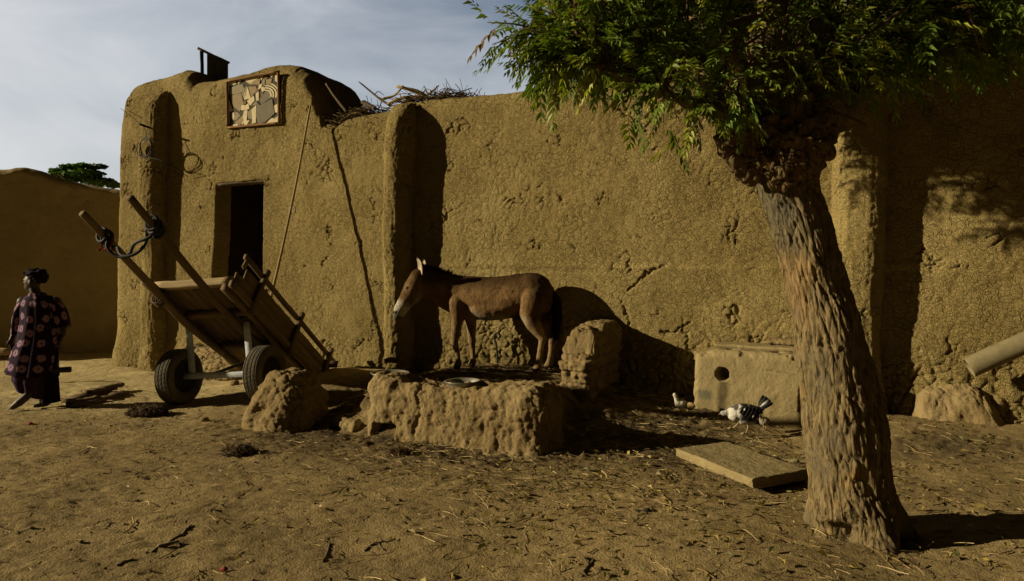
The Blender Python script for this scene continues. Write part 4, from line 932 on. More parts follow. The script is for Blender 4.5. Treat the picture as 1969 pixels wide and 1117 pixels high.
    # upright mane of many tufts
    g = G(); cr = curve([(.965, .19, 1.265), (.84, .11, 1.235), (.68, .035, 1.19), (.5, 0, 1.145), (.42, 0, 1.135)], 200)
    for q in cr:
        for _ in range(3):
            b = q + rng.normal(0, [.004, .012, .006]); hgt = rng.uniform(.04, .075) * (1.1 if q[0] > .6 else .6); e = b + np.array([rng.normal(-.012, .012), rng.normal(0, .016), hgt])
            g.add(*tube(np.array([D(b - np.array([0, 0, .03])), D((b + e) / 2), D(e)]), [.006, .005, .001], 4), col=np.array([.035, .02, .012]) * rng.uniform(.6, 1.5))
    g.part('mane', FUR, root)
    g = G()
    for _ in range(160):
        b = np.array([-.685, 0, .98]) + rng.normal(0, .012, 3); l = rng.uniform(.2, .75); o = rng.normal(0, [.016, .022, 0])
        g.add(*tube(curve([D(b), D(b + np.array([-.05, 0, -.12]) + o), D(b + np.array([-.055, 0, -.4 * l - .2]) + o * 1.4), D(b + np.array([-.04, 0, -.72 * l - .1]) + o * 1.6)], 8), [.006, .003], 4), col=np.array([.03, .018, .011]) * rng.uniform(.5, 1.4))
    g.part('tail', FUR, root)
    eye = simple('dark_eye', (.01, .007, .005), .15, .6)
    for q in (.088, -.088): part('eye', *ball(D(hp(.33, .048, q)), (.016, .014, .016), 8, 12), eye, root)
donkey()

# ------------------------------------------------------------------ the walking person
def person():
    o = np.array([px(75, 783, 8.04)[0], 8.04, 0.]); o[2] = zg(o[0], o[1]) + .01
    D = lambda p: o + np.asarray(p, float)
    R = lambda *pr: rod([(D(p), r) for p, r in pr])
    E = lambda c, r: ball(D(c), r)
    s = [R(((.0, 0, .86), .13), ((.02, 0, 1.0), .125), ((.03, 0, 1.17), .13), ((.02, 0, 1.27), .085)), R(((-.15, 0, 1.225), .06), ((-.01, 0, 1.265), .07), ((.17, 0, 1.225), .06)),
         R(((-.01, 0, 1.25), .085), ((-.03, 0, 1.31), .062), ((-.06, .0, 1.40), .056)), E((-.075, 0, 1.475), (.088, .074, .108)), E((-.10, 0, 1.42), (.062, .055, .058)),
         E((-.168, 0, 1.462), (.016, .013, .020)), E((-.155, 0, 1.425), (.016, .02, .012)), E((-.148, 0, 1.395), (.022, .026, .018)), E((-.155, .0, 1.495), (.014, .045, .012)), E((-.055, -.073, 1.46), (.018, .010, .028)), E((-.055, .073, 1.46), (.018, .010, .028)),
         R(((.20, 0, 1.235), .06), ((.285, -.01, 1.05), .045), ((.305, -.02, .97), .040), ((.315, -.05, .85), .030), ((.30, -.07, .79), .024)),
         R(((-.19, 0, 1.235), .06), ((-.25, .02, 1.05), .044), ((-.265, .01, .97), .038), ((-.275, -.03, .87), .029), ((-.275, -.05, .82), .024)),
         R(((.09, 0, .86), .105), ((.11, -.02, .48), .062), ((.12, .0, .30), .052), ((.125, .03, .10), .036)), R(((.125, .03, .07), .036), ((.085, -.01, .032), .032), ((.03, -.05, .022), .026), ((.0, -.07, .018), .02)),
         R(((-.07, 0, .86), .105), ((-.12, -.13, .52), .062), ((-.02, -.12, .33), .055), ((.02, -.12, .22), .044)), R(((.02, -.12, .21), .044), ((-.03, -.16, .15), .046), ((-.10, -.19, .08), .046), ((-.155, -.205, .034), .034))]
    hnd = []                                     # palms with five separate fingers, curled round the tool / hanging
    for hx, hy, hz, sg in ((.297, -.078, .755, 1), (-.277, -.06, .785, -1)):
        hnd.append(R(((hx, hy, hz + .035), .021), ((hx - .002, hy - .01, hz - .01), .026), ((hx - .004, hy - .012, hz - .035), .024)))
        for k, (dy, ln) in enumerate(((-.027, .9), (-.009, 1.), (.009, .95), (.026, .75))):
            b = np.array([hx, hy + dy, hz - .045])
            if sg > 0: hnd.append(R((b, .010), (b + [.012, 0, -.026 * ln], .0095), (b + [-.008, 0, -.046 * ln], .009), (b + [-.030, 0, -.036 * ln], .008)))
            else: hnd.append(R((b, .010), (b + [.004, 0, -.03 * ln], .0095), (b + [.012, 0, -.055 * ln], .009), (b + [.016, -.004, -.072 * ln], .007)))
        hnd.append(R(((hx, hy - .028, hz + .005), .011), ((hx - .012, hy - .046, hz - .02), .011), ((hx - .022, hy - .045, hz - .045), .009)))
    for k in range(5): hnd.append(R(((-.15 - .002 * k, -.225 + .012 * k, .03), .010), ((-.185 + .006 * k * .5, -.228 + .014 * k, .014), .009)))
    V, Fc, NN = remesh(s + hnd, .0075, 3, .4)
    root = thing('person', 'person in a dark tie-dyed robe and head wrap walking past carrying a hoe', 'person', D((0, 0, 0)))
    part('body', V, Fc, SKIN, root)
    # head wrap
    sw = [E((-.045, 0, 1.555), (.105, .095, .062)), E((.02, 0, 1.525), (.075, .088, .085)), E((.035, -.01, 1.58), (.06, .06, .035)), R(((-.07, 0, 1.59), .045), ((-.10, .0, 1.60), .04), ((-.165, .0, 1.575), .018)), E((-.05, .02, 1.605), (.05, .05, .035))]
    V, Fc, NN = remesh(sw, .009, 3); V = V + NN * (.010 * fbm(V * 22, 3, 3) + .006 * np.sin(V[:, 2] * 160 + 8 * fbm(V * 9, 2, 4)))[:, None]; part('head_wrap', V, Fc, WRAP, root)
    def loft(rings, nseg, nz, fold, seed, closed_top=False, hemtilt=0.):
        r = np.array(rings, float); f = np.linspace(0, 1, nz); zz = np.interp(f, np.linspace(0, 1, len(r)), r[:, 0]); cx, cy, rx, ry = [np.interp(zz, r[::-1, 0], r[::-1, k]) for k in (1, 2, 3, 4)]
        an = np.linspace(0, 2 * np.pi, nseg); q = np.stack([np.cos(an)[None] * 1.6 + 0 * zz[:, None], np.sin(an)[None] * 1.6 + 0 * zz[:, None], zz[:, None] * 1.1 + 0 * an[None]], -1)
        m = 1 + 1.4 * fold * (.3 + f[:, None]) * (fbm(q * [1.7, 1.7, .6], 3, seed) + .5 * np.sin(an[None] * 9 + 5 * fbm(q * .6, 2, seed + 3)))
        m[:, -1] = m[:, 0]; P = np.stack([cx[:, None] + rx[:, None] * m * np.cos(an), cy[:, None] + ry[:, None] * m * np.sin(an), zz[:, None] + hemtilt * f[:, None] ** 3 * np.cos(an)], -1)
        arc = np.cumsum(np.concatenate([[0], np.full(nseg - 1, 2 * np.pi * .22 / (nseg - 1))])); uv = np.stack(np.broadcast_arrays(arc[None], zz[:, None]), -1).reshape(-1, 2)
        return D(P.reshape(-1, 3)), gridF(nz, nseg)[:, ::-1], uv
    V, Fc, uv = loft([(1.335, -.03, 0, .075, .07), (1.30, -.01, 0, .11, .095), (1.265, .0, 0, .175, .12), (1.20, .01, 0, .205, .145), (1.0, .01, 0, .20, .16), (.80, -.005, -.01, .215, .18), (.6, -.035, -.02, .25, .205), (.385, -.06, -.03, .285, .225)], 90, 80, .055, 5, hemtilt=-.03)
    rb = part('robe', V, Fc, ROBE, root, uv=uv)
    def sleeve(pts, rr, sd):
        p = curve([D(q) for q in pts], 26); t_, u_, v_ = frames(p); an = np.linspace(0, 2 * np.pi, 34); r = np.interp(np.linspace(0, 1, 26), np.linspace(0, 1, len(rr)), rr)
        m = 1 + .09 * np.sin(an * 5 + sd)[None] * np.linspace(.2, 1, 26)[:, None]
        Pp = p[:, None] + (r[:, None] * m)[..., None] * (np.cos(an)[None, :, None] * u_[:, None] + np.sin(an)[None, :, None] * v_[:, None] * .9)
        uv = np.stack(np.broadcast_arrays((an * .10)[None] + sd, p[:, 2][:, None]), -1).reshape(-1, 2); part('sleeve', Pp.reshape(-1, 3), gridF(26, 34), ROBE, rb, uv=uv)
    sleeve([(.09, 0, 1.245), (.20, -.0, 1.175), (.265, -.01, 1.06), (.285, -.02, .93)], [.085, .088, .082, .088], 1.)
    sleeve([(-.09, 0, 1.245), (-.19, .0, 1.165), (-.25, .01, 1.05), (-.268, -.01, .85)], [.08, .078, .066, .060], 4.)
    V, Fc, uv = loft([(.62, -.02, 0, .20, .17), (.45, -.05, -.02, .22, .18), (.3, -.07, -.05, .19, .15), (.17, -.06, -.06, .15, .12)], 70, 40, .10, 12, hemtilt=-.075)
    part('skirt', V, Fc, SKIRT, root, uv=uv)
    V, Fc, uv = loft([(.5, .07, .01, .125, .11), (.3, .10, .01, .110, .10), (.05, .12, .02, .095, .10)], 40, 24, .06, 19); part('trouser_leg', V, Fc, WRAP, root, uv=uv)
    ho = thing('hoe', 'short handled hoe with a dark iron blade hanging from the walking person\'s hand', 'hoe', D((.28, -.09, .38)))
    part('handle', *tube(curve([D((.305, -.085, .86)), D((.288, -.095, .72)), D((.262, -.10, .52)), D((.225, -.10, .37))], 14), [.013, .016, .02, .026], 8, .05)[:2], WOOD_PALE, ho, col=None)
    V, Fc, uv = bar(D((.235, -.10, .445)), D((.43, -.10, .45)), .052, .055, bev=.2, jit=.002, taper=1.15); part('blade', V, Fc, DARK_IRON, ho)
person()
def rail():
    y = 10.2; V, Fc, uv = bar(px(-90, 675, y), px(26, 676, y), .10, .10, jit=.003); root = thing('timber_rail', 'pale squared timber rail low behind the walking person', 'rail', px(-20, 700, y))
    part('rail_beam', V, Fc, WOOD_PALE, root, uv=uv, col=np.ones(len(V)))
    for x in (-80, 8):
        b = px(x, 680, y); V, Fc, uv = bar((b[0], b[1], -.1), (b[0], b[1], b[2]), .09, .09); part('leg', V, Fc, WOOD, root, uv=uv, col=np.ones(len(V)))
rail()

# ------------------------------------------------------------------ poultry
def bird(name, lab, x, y, Y, sc, yaw, cols, legs, group, head_low=0., cat='chicken', tail=True, chick=False):
    p0 = px(x, y, Y); p0[2] = zg(p0[0], p0[1]) + .012; ca, sa = math.cos(yaw), math.sin(yaw); A = np.array([[-ca, -sa, 0], [sa, -ca, 0], [0, 0, 1]]) * sc
    D = lambda p: p0 + np.asarray(p, float) @ A
    def R(*pr): return rod([(D(p), r * sc) for p, r in pr])
    def E(c, r, pitch=0.):
        V, Fc = ball((0, 0, 0), r); cp, sp = math.cos(pitch), math.sin(pitch); return D(V @ np.array([[cp, 0, -sp], [0, 1, 0], [sp, 0, cp]]) + np.asarray(c, float)), Fc
    root = thing(name, lab, cat, D((0, 0, 0)), group)
    if chick: s = [E((0, 0, .165), (.105, .075, .080), .25), E((.05, 0, .18), (.06, .058, .065)), R(((.07, 0, .20), .045), ((.10, 0, .255 - head_low), .034), ((.115, 0, .285 - head_low), .036)), E((-.09, 0, .17), (.05, .04, .035), -.5)]; hd = np.array([.115, 0, .285 - head_low])
    else: s = [E((0, 0, .21), (.15, .098, .100), -.22), E((.09, 0, .205), (.09, .08, .085)), E((.0, 0, .165), (.11, .08, .07)), R(((.11, 0, .225), .060), ((.165, 0, .215), .038), ((.205, 0, .205), .032)), E((.215, 0, .207), (.036, .026, .028)), R(((-.11, 0, .24), .055), ((-.17, 0, .265), .03)), E((-.05, 0, .14), (.065, .05, .055))]; hd = np.array([.215, 0, .207])
    V, Fc, NN = remesh(s, .0075 * max(sc, .55), 3, .4); L = (V - p0) @ np.linalg.inv(A)
    V = V + NN * (.006 * fbm(L * np.array([25, 30, 30]), 3, 5))[:, None] * sc
    part('body', V, Fc, FEATHER, root, col=cols(L))
    if not chick:
        for s_ in (1, -1):                # wing folded along the flank
            V, Fc, NN = remesh([E((-.02, .088 * s_, .235), (.115, .020, .052), -.28), E((-.10, .074 * s_, .255), (.075, .014, .030), -.35)], .006, 2); L = (V - p0) @ np.linalg.inv(A)
            V = V + NN * (.004 * np.sin(L[:, 0] * 160 + L[:, 2] * 90))[:, None]; part('wing', V, Fc, FEATHER, root, col=cols(L, True))
        g = G()
        for k in range(11):               # fan of tail feathers
            f = (k - 5) / 5; an = .55 + .55 * (1 - abs(f)) + .12 * (k % 2); b = np.array([-.135, .022 * f, .255]); e = b + .145 * np.array([-math.cos(an), .20 * f, math.sin(an)]); m = (b + e) / 2; up = np.array([.3, 1 * np.sign(f + .01), .3])
            w = nrm(np.cross(e - b, [0, 1, .35 * f])) * .019
            P = np.array([b - w * .5, b + w * .5, m + w * 1.1, m - w * 1.1, e + w * .9, e - w * .9, e + (e - b) * .09]); th = np.array([0, .003, 0])
            Vv = np.concatenate([D(P + th), D(P - th)]); Fc = [[0, 1, 2, 3], [3, 2, 4, 5], [5, 4, 6], [10, 9, 8, 7], [12, 11, 9, 10], [13, 11, 12]] + [[i, j, j + 7, i + 7] for i, j in ((1, 0), (2, 1), (4, 2), (6, 4), (5, 6), (3, 5), (0, 3))]
            cc = np.array([.012, .012, .014]) * np.ones((14, 3)); cc[[2, 3, 9, 10] if k % 3 == 0 else [6, 13]] = (.62, .6, .52) if k % 3 == 0 else (.012, .012, .014); g.add(Vv, Fc, col=cc)
        g.part('tail', FEATHER, root)
    bk = simple('horn', (.38, .30, .14), .6); part('beak', *rod([(D(hd + [.020, 0, -.004]), .010 * sc), (D(hd + [.050, 0, -.016]), .0025 * sc)], 8), bk, root)
    for pts in legs:
        g = G(); g.add(*tube(np.array([D(q) for q in pts]), [.013 * sc, .0085 * sc, .0075 * sc], 7)); f = np.array(pts[-1])
        for dx, dy in ((.055, 0), (.045, .025), (.045, -.025), (-.028, 0)): g.add(*tube(np.array([D(f), D(f + [dx * .6, dy * .6, .004]), D(f + [dx, dy, -.006])]), [.007 * sc, .006 * sc, .003 * sc], 5))
        g.part('leg', bk, root)
def hen_cols(L, wing=False):
    x, y, z = L.T; n, _, r = worley(L / .034, 5); blk, wht = np.array([.012, .011, .013]), np.array([.66, .64, .57])
    if wing: m = sst(.05, .10, x) + (r > .84) * (n < .36) * 1.; return blk + (wht - blk) * np.clip(m, 0, 1)[:, None]
    m = sst(.03, .08, x + .2 * (z - .2)) * (1 - .85 * sst(.235, .255, z) * (r > .5)) + (r > .60) * (n < .42) * sst(.0, -.08, x) * .95 + sst(.155, .125, z) * .85
    m = m * (1 - .9 * np.exp(-(((x + .07) / .05) ** 4 + ((z - .155) / .035) ** 4)))
    m = np.where(x > .18, .55 + .45 * (r > .5), m); return blk + (wht - blk) * np.clip(m, 0, 1)[:, None]
bird('hen', 'black and white speckled hen stepping forward beside the cement box', 1432, 822, 6.62, .93, -.12, hen_cols,
     ([(-.01, .035, .13), (-.03, .035, .075), (-.005, .035, .008)], [(.03, -.035, .13), (.075, -.035, .075), (.115, -.035, .045)]), None, cat='hen')
fl = lambda c, v=.2: (lambda L, w=False: np.array(c) * (1 + v * fbm(L * 18, 3, 3))[:, None])
lg = ([(.0, .03, .12), (-.01, .03, .06), (.0, .03, .005)], [(.01, -.03, .12), (.0, -.03, .06), (.015, -.03, .005)])
bird('chick', 'small white chick standing upright at the left corner of the cement box', 1310, 785, 7.22, .62, .15, fl((.66, .62, .50)), lg, 'chicks near the hen', -.045, 'chick', chick=True)
bird('chick', 'small tan chick facing away behind the white one', 1326, 787, 7.20, .52, 2.1, fl((.36, .25, .12)), lg, 'chicks near the hen', .10, 'chick', chick=True)
bird('chick', 'small grey chick in the shadow of the hen by the cement box', 1470, 818, 6.80, .50, .2, fl((.32, .28, .21)), lg, 'chicks near the hen', .0, 'chick', chick=True)
# ------------------------------------------------------------------ the neem tree
def neem():
    Yt = 4.16
    prof = [(1062, 1548, 1762), (1040, 1556, 1748), (1015, 1560, 1738), (980, 1561, 1729), (930, 1561, 1712), (860, 1556, 1700), (790, 1549, 1691), (700, 1541, 1680), (620, 1529, 1660), (560, 1517, 1646), (500, 1503, 1632), (450, 1489, 1619), (400, 1477, 1603), (350, 1462, 1586), (315, 1452, 1588), (285, 1450, 1592), (255, 1462, 1590), (215, 1500, 1590), (180, 1530, 1590)]
    zc, xc, rr = [], [], []
    for y, a, b in prof: zc.append(CH + (HZ - y) / F * Yt); xc.append(((a + b) / 2 - CX) / F * Yt); rr.append((b - a) / 2 / F * Yt)
    zc, xc, rr = map(np.array, (zc, xc, rr)); zc[0] = -.12
    nz, ns = 330, 190; z = np.linspace(zc[0], zc[-1], nz); an = np.linspace(0, 2 * np.pi, ns, endpoint=False)
    X = np.interp(z, zc, xc); R_ = np.interp(z, zc, rr) - .028 * sst(.7, 1.5, z); Yc = Yt + .10 * sst(0, 2.4, z)
    ca, sa = np.cos(an)[None], np.sin(an)[None]; Z = z[:, None] + 0 * an[None]
    P = np.stack([X[:, None] + R_[:, None] * ca, Yc[:, None] + R_[:, None] * .95 * sa, Z], -1).reshape(-1, 3)
    out = np.stack([ca + 0 * Z, sa + 0 * Z, 0 * Z], -1).reshape(-1, 3); zz = P[:, 2]
    tw = np.stack([out[:, 0] * .25 + .02 * zz, out[:, 1] * .25, zz * .20], 1)                   # bark runs along the stem
    w = np.stack([fbm(P * 3, 2, 200 + i) for i in range(3)], -1)
    f1, f2, _ = worley(tw * 17 + w * .8, 205); g1, g2, _ = worley(tw * np.array([40, 40, 22]) + w, 207)
    d = .016 * fbm(tw * 9, 3, 208) + .013 * fbm(tw * 42, 3, 209) - .012 * np.exp(-((f2 - f1) / .09) ** 2) - .007 * np.exp(-((g2 - g1) / .16) ** 2) + .05 * fbm(P * 1.5, 2, 210)
    d = d * sst(-.2, .1, zz) + .05 * sst(.22, -.05, zz) * np.cos(np.arctan2(out[:, 1], out[:, 0]) * 5 + .9)              # root flare
    gl = np.arctan2(out[:, 1], out[:, 0])
    def knot(y, x, r, h, ring=True):       # swollen scars where limbs were lopped
        zk = CH + (HZ - y) / F * Yt; xk = (x - CX) / F * Yt; c = np.array([xk, Yt - np.interp(zk, zc, rr) * .92, zk]); q = P - c; e = np.linalg.norm(q * [1, .7, .8], axis=1) / r
        return h * np.exp(-e ** 2 * 1.1) - (h * 1.25 * np.exp(-(e / .33) ** 2) if ring else 0)
    for k in ((512, 1545, .085, .07), (605, 1597, .10, .045), (565, 1508, .06, .03), (655, 1590, .07, .03), (470, 1500, .06, .035), (380, 1530, .07, .03, False), (760, 1600, .09, .03, False)): d = d + knot(*k)
    for y, x, r, h in ((1028, 1622, .07, .09),): d = d - np.exp(-((np.hypot((P[:, 0] - (x - CX) / F * 3.92), (zz - .045) * 1.3)) / r) ** 4) * h * (out[:, 1] < 0)
    bz = sst(2.05, 2.3, zz); b1, b2, br = worley(P / .15 + w * .5, 211); c1, _, _ = worley(P / .06 + w, 213)
    d = d + bz * (.04 * (.55 - b1) + .02 * (.5 - c1) + .10 * fbm(P * 5, 4, 212) + .03 * fbm(P * 16, 3, 216))
    root = thing('neem_tree', 'leaning thick trunked neem tree with a knobbly pollarded head and leafy crown', 'tree', (2.1, Yt, 0.))
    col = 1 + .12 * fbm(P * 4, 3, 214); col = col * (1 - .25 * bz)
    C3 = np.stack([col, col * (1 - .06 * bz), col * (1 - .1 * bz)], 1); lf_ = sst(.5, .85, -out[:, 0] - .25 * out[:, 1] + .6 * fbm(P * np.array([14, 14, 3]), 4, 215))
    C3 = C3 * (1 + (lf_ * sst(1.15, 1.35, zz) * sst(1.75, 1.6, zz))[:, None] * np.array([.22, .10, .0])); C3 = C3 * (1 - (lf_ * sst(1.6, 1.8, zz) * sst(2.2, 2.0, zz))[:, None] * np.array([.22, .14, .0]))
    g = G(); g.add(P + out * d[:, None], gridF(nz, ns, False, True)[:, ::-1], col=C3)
    def burl(c, r, s):
        V, Fc = ball((0, 0, 0), (1, 1, 1), 60, 80); q = np.asarray(c) + V * r; f, ff, _ = worley(q / .11 + .4 * np.stack([fbm(q * 6, 2, s + i) for i in range(3)], -1), s); h, _, _ = worley(q / .045, s + 1)
        dd = .03 * (.5 - f) + .018 * (.5 - h) + .10 * fbm(q * 5, 4, s + 2) + .035 * fbm(q * 16, 3, s + 4) - .02 * np.exp(-((ff - f) / .08) ** 2); cc = np.array([.8, .72, .62]) * (1 + .3 * fbm(q * 9, 3, s))[:, None]; g.add(q + V * dd[:, None], Fc, col=cc)
    for x, y, Y, r, s in ((1452, 312, 4.12, (.12, .12, .10), 220), (1505, 325, 4.02, (.13, .11, .13), 224), (1545, 285, 4.05, (.17, .14, .16), 228), (1425, 265, 4.2, (.13, .13, .12), 232), (1475, 255, 4.2, (.17, .15, .13), 236), (1572, 245, 4.25, (.12, .16, .18), 240), (1500, 215, 4.3, (.18, .17, .15), 244), (1415, 225, 4.3, (.09, .1, .08), 248), (1470, 90, 4.5, (.12, .12, .14), 250), (1480, 150, 4.45, (.13, .13, .16), 252)): burl(px(x, y, Y), np.array(r), s)
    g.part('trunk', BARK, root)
    limbs = {}
    def limb(nm, pts, r0, r1, seg=14, n=46):
        p = curve(pts, n); V, Fc, uv = tube(p, np.linspace(r0, r1, n), seg, .03); q = V / np.array([1, 1, 1.]); c_ = np.repeat(p, seg, 0); o_ = np.zeros_like(V); o_[:len(c_)] = nrm(V[:len(c_)] - c_)
        V = V + o_ * (.5 * r0 * fbm(V * 9, 3, int(r0 * 1e4)) + .25 * r0 * fbm(V * 30, 2, 3))[:, None]; part('branch', V, Fc, BARK, root, col=np.full(len(V), .95)); limbs[nm] = p
    limb('L1', [px(1470, 265, 4.2), px(1410, 225, 4.35), px(1345, 130, 4.6), px(1290, 62, 4.75), px(1255, 45, 4.85), px(1180, -40, 4.9)], .085, .035)
    limb('L2', [px(1440, 250, 4.25), px(1390, 215, 4.1), px(1330, 200, 4.0), px(1230, 160, 4.05), px(1110, 120, 4.15)], .05, .016, 10)
    limb('U1', [px(1500, 210, 4.3), px(1480, 110, 4.45), px(1478, 0, 4.6), px(1440, -160, 4.8)], .155, .08)
    limb('U2', [px(1570, 230, 4.3), px(1590, 120, 4.6), px(1590, 10, 4.9), px(1640, -170, 5.1)], .16, .08)
    limb('R1', [px(1590, 230, 4.35), px(1680, 120, 4.7), px(1760, 20, 4.9), px(1860, -90, 5.0)], .13, .06)
    limb('R2', [px(1585, 215, 4.4), px(1660, 130, 5.2), px(1750, 60, 5.7), px(1850, -20, 6.1)], .09, .045)
    limb('L3', [px(1500, 215, 4.4), px(1440, 130, 4.9), px(1330, 40, 5.3), px(1200, -60, 5.6)], .08, .035)
    limb('B1', [px(1540, 215, 4.4), px(1540, 120, 5.2), px(1500, 20, 5.8), px(1480, -60, 6.2)], .09, .04)
    g = G()                                   # bare shoots
    for pts, r0, r1, pale in (([px(1400, 385 - 280, 4.0), px(1470, 60, 4.0), px(1495, 0, 4.0)], .010, .006, 1), ([px(1655, 75, 3.9), px(1695, 48, 3.9), px(1740, 15, 3.9)], .006, .013, 1.8), ([px(1470, 110, 3.95), px(1468, 70, 3.95), px(1494, 5, 3.95)], .012, .008, 1.), ([px(1528, 102, 3.95), px(1534, 60, 3.95), px(1538, 20, 3.95)], .01, .007, 1.), ([px(1110, 127, 4.05), px(1150, 127, 4.05), px(1190, 121, 4.1)], .017, .014, .7), ([px(1190, 185, 4.0), px(1213, 168, 4.0), px(1225, 150, 4.0)], .016, .012, .6), ([px(1862, 20, 3.9), px(1875, 60, 3.9), px(1890, 130, 4.0)], .011, .005, 1.3), ([px(1390, 55, 4.2), px(1440, 35, 4.3), px(1500, 40, 4.4)], .03, .02, .8), ([px(1020, 110, 4.2), px(1060, 66, 4.25), px(1120, 30, 4.3)], .005, .012, .6), ([px(1590, 210, 4.1), px(1640, 228, 4.05), px(1665, 240, 4.05)], .01, .006, .6)):
        V, Fc, uv = tube(curve(pts, 12), [r0, r1], 7, .08); g.add(V, Fc, uv, col=np.full(3, pale))
    # twigs carrying pinnate leaves
    r = np.random.default_rng(11); allp = np.concatenate(list(limbs.values()))
    fo, fa, fL, fc, fup = [], [], [], [], []
    def zlow(x, Y):                           # underside of the crown, metres
        return np.interp(x, [-.45, -.1, .25, .55, .85, 1.15, 1.4, 1.7, 2.0, 2.6, 3.2, 4.6], [3.5, 3.38, 3.18, 3.04, 2.92, 2.80, 2.74, 2.98, 3.18, 3.22, 3.12, 3.10]) + .12 * (Y - 4.2)
    def twig(tip, droop, nf, tone, src=None):
        b = allp[np.argmin(np.linalg.norm(allp - tip, axis=1) + .3 * r.random(len(allp)))] if src is None else src
        m = (b + tip) / 2 + np.array([0, 0, droop]) + r.normal(0, .05, 3); p = curve([b, m, tip], 22); ln = np.linalg.norm(b - tip)
        V, Fc, uv = tube(p[::2], [.010 + .004 * min(ln, 1.5), .0028], 5); g.add(V, Fc, uv, col=np.full(3, .7)); t, u, v = frames(p); f0 = max(0, 1 - .75 / max(ln, .3))
        for k in range(nf):
            f = f0 + (1 - f0) * (k + .6) / nf; i = min(21, int(f * 21)); ph = k * 2.4 + r.uniform(0, 1); s = u[i] * math.cos(ph) + v[i] * math.sin(ph)
            ax = nrm(s * .8 + t[i] * .7 + np.array([0, 0, -.12 - .3 * r.random()]) + r.normal(0, .15, 3)); fo.append(p[i]); fa.append(ax); fL.append(r.uniform(.17, .30)); fc.append(tone * r.uniform(.75, 1.25)); fup.append(r.normal(0, .25, 3) + [0, -.25, 1])
    n = 0
    while n < 270:
        x = r.uniform(-.05, 4.7); Y = r.uniform(3.65, 6.6); zl = zlow(x, Y); top = 5.2 - .5 * abs(x - 1.8); z = zl + abs(r.normal(0, .75)) + r.uniform(0, .1)
        if z > top or (x < .45 and Y > 5.6) or Y > 4.6 + .9 * (x + .6): continue
        if x > 1.15 and z < 2.95 and Y < 5: continue
        if 1.45 < x < 2.05 and Y < 4.55 and r.random() < .75: continue
        if x < 1.2 and z < zl + .25 and r.random() < .4: continue
        twig(np.array([x, Y, z]), r.uniform(.05, .30), r.integers(8, 14), 1.); n += 1
    for _ in range(110):                       # the far side of the crown hangs close to the house
        twig(np.array([r.uniform(1.7, 4.1), r.uniform(5.2, 6.6), r.uniform(3.2, 4.5)]), r.uniform(.1, .3), int(r.integers(9, 14)), .9)
    for _ in range(80): q_ = r.uniform(3.9, 4.9); twig(px(r.uniform(1690, 2010), r.uniform(-60, 120), q_), r.uniform(.02, .15), int(r.integers(9, 13)), 1.)
    for _ in range(45): q_ = r.uniform(4.1, 4.9); twig(px(r.uniform(1010, 1300), r.uniform(-30, 130), q_), r.uniform(.02, .15), int(r.integers(9, 13)), 1.15)
    for _ in range(230): twig(np.array([r.uniform(.4, 3.0), r.uniform(6.15, 6.95), r.uniform(3.35, 4.8)]), r.uniform(.1, .3), int(r.integers(10, 15)), .9)
    for x, y, Y in ((884, 42, 4.25), (892, 88, 4.2), (930, 92, 4.25), (965, 90, 4.3), (1003, 122, 4.2), (1018, 160, 4.15), (1035, 205, 4.15), (1062, 150, 4.2), (1100, 208, 4.1), (1128, 215, 4.0), (1190, 262, 4.0), (1262, 256, 3.95), (1300, 275, 3.95), (1345, 235, 4.), (1400, 215, 3.9), (1424, 232, 3.85), (985, 60, 4.3), (1050, 45, 4.3), (1080, 85, 4.2), (1150, 70, 4.2), (1160, 160, 4.1), (1220, 220, 4.0), (1300, 150, 4.), (1420, 160, 3.8), (1500, 95, 3.8), (1560, 130, 3.85), (1610, 125, 3.9), (1600, 80, 3.85), (1690, 150, 4.0), (1640, 60, 3.9), (1760, 70, 4.), (1830, 100, 4.), (1850, 90, 3.95), (1905, 60, 3.9), (1960, 150, 3.9), (1930, 130, 4.), (1680, 30, 3.8), (1790, 25, 3.9), (1450, 40, 3.85), (1380, 75, 3.95), (1250, 100, 4.05), (1350, 20, 4.0), (1530, 30, 3.8), (1160, 20, 4.2)):
        q = px(x + (45 if x < 1010 else 14), y - (45 if 130 < y and x < 1250 else 12 if y > 120 else 0), Y); src = None
        twig(q, .12, int(r.integers(7, 11)), 1.2)
    o = np.array(fo); a = np.array(fa); L = np.array(fL); tone = np.array(fc); up = np.array(fup); N_ = len(o); side = nrm(np.cross(a, up)); upn = np.cross(side, a)
    K = 6; V, C, Q = [], [], []
    base = np.array([.095, .150, .018]); yel = np.array([.25, .26, .03]); hue = r.random(N_) ** 2.6; bc = (base + (yel - base) * hue[:, None]) * tone[:, None]
    dead = r.random(N_) < .025; bc[dead] = np.array([.16, .11, .035])
    drp = r.uniform(.05, .24, N_)
    def pos(f): return o + a * (L * f)[:, None] - np.array([0, 0, 1.]) * (drp * L * f * f)[:, None]
    sets = [(s, (k + 1.3) / (K + .8)) for k in range(K) for s in (-1, 1)] + [(0, 1.)]
    for s, f in sets:
        f = f + r.normal(0, .018, N_); b = pos(f); ang = .95 - .35 * f if s else 0 * f
        dr = nrm(a * np.cos(ang)[:, None] * (1 if s else 1) + side * (s * np.sin(ang))[:, None] - np.array([0, 0, 1.]) * (r.uniform(.15, .6, N_))[:, None] + upn * r.normal(0, .12, N_)[:, None])
        ll = L * (.30 - .16 * np.abs(f - .45)) * r.uniform(.8, 1.15, N_) * (.8 if s == 0 else 1); wv = nrm(np.cross(dr, upn + r.normal(0, .3, (N_, 3)))); ww = ll * .18
        mid = b + dr * (ll * .42)[:, None]; fold = upn * (ll * .06)[:, None]; tip = b + dr * ll[:, None] - np.array([0, 0, 1.]) * (ll * .12)[:, None]
        V.append(np.stack([b, mid + wv * ww[:, None] + fold, tip, mid - wv * ww[:, None] + fold], 1)); C.append(np.repeat((bc * r.uniform(.8, 1.2, (N_, 1)))[:, None], 4, 1))
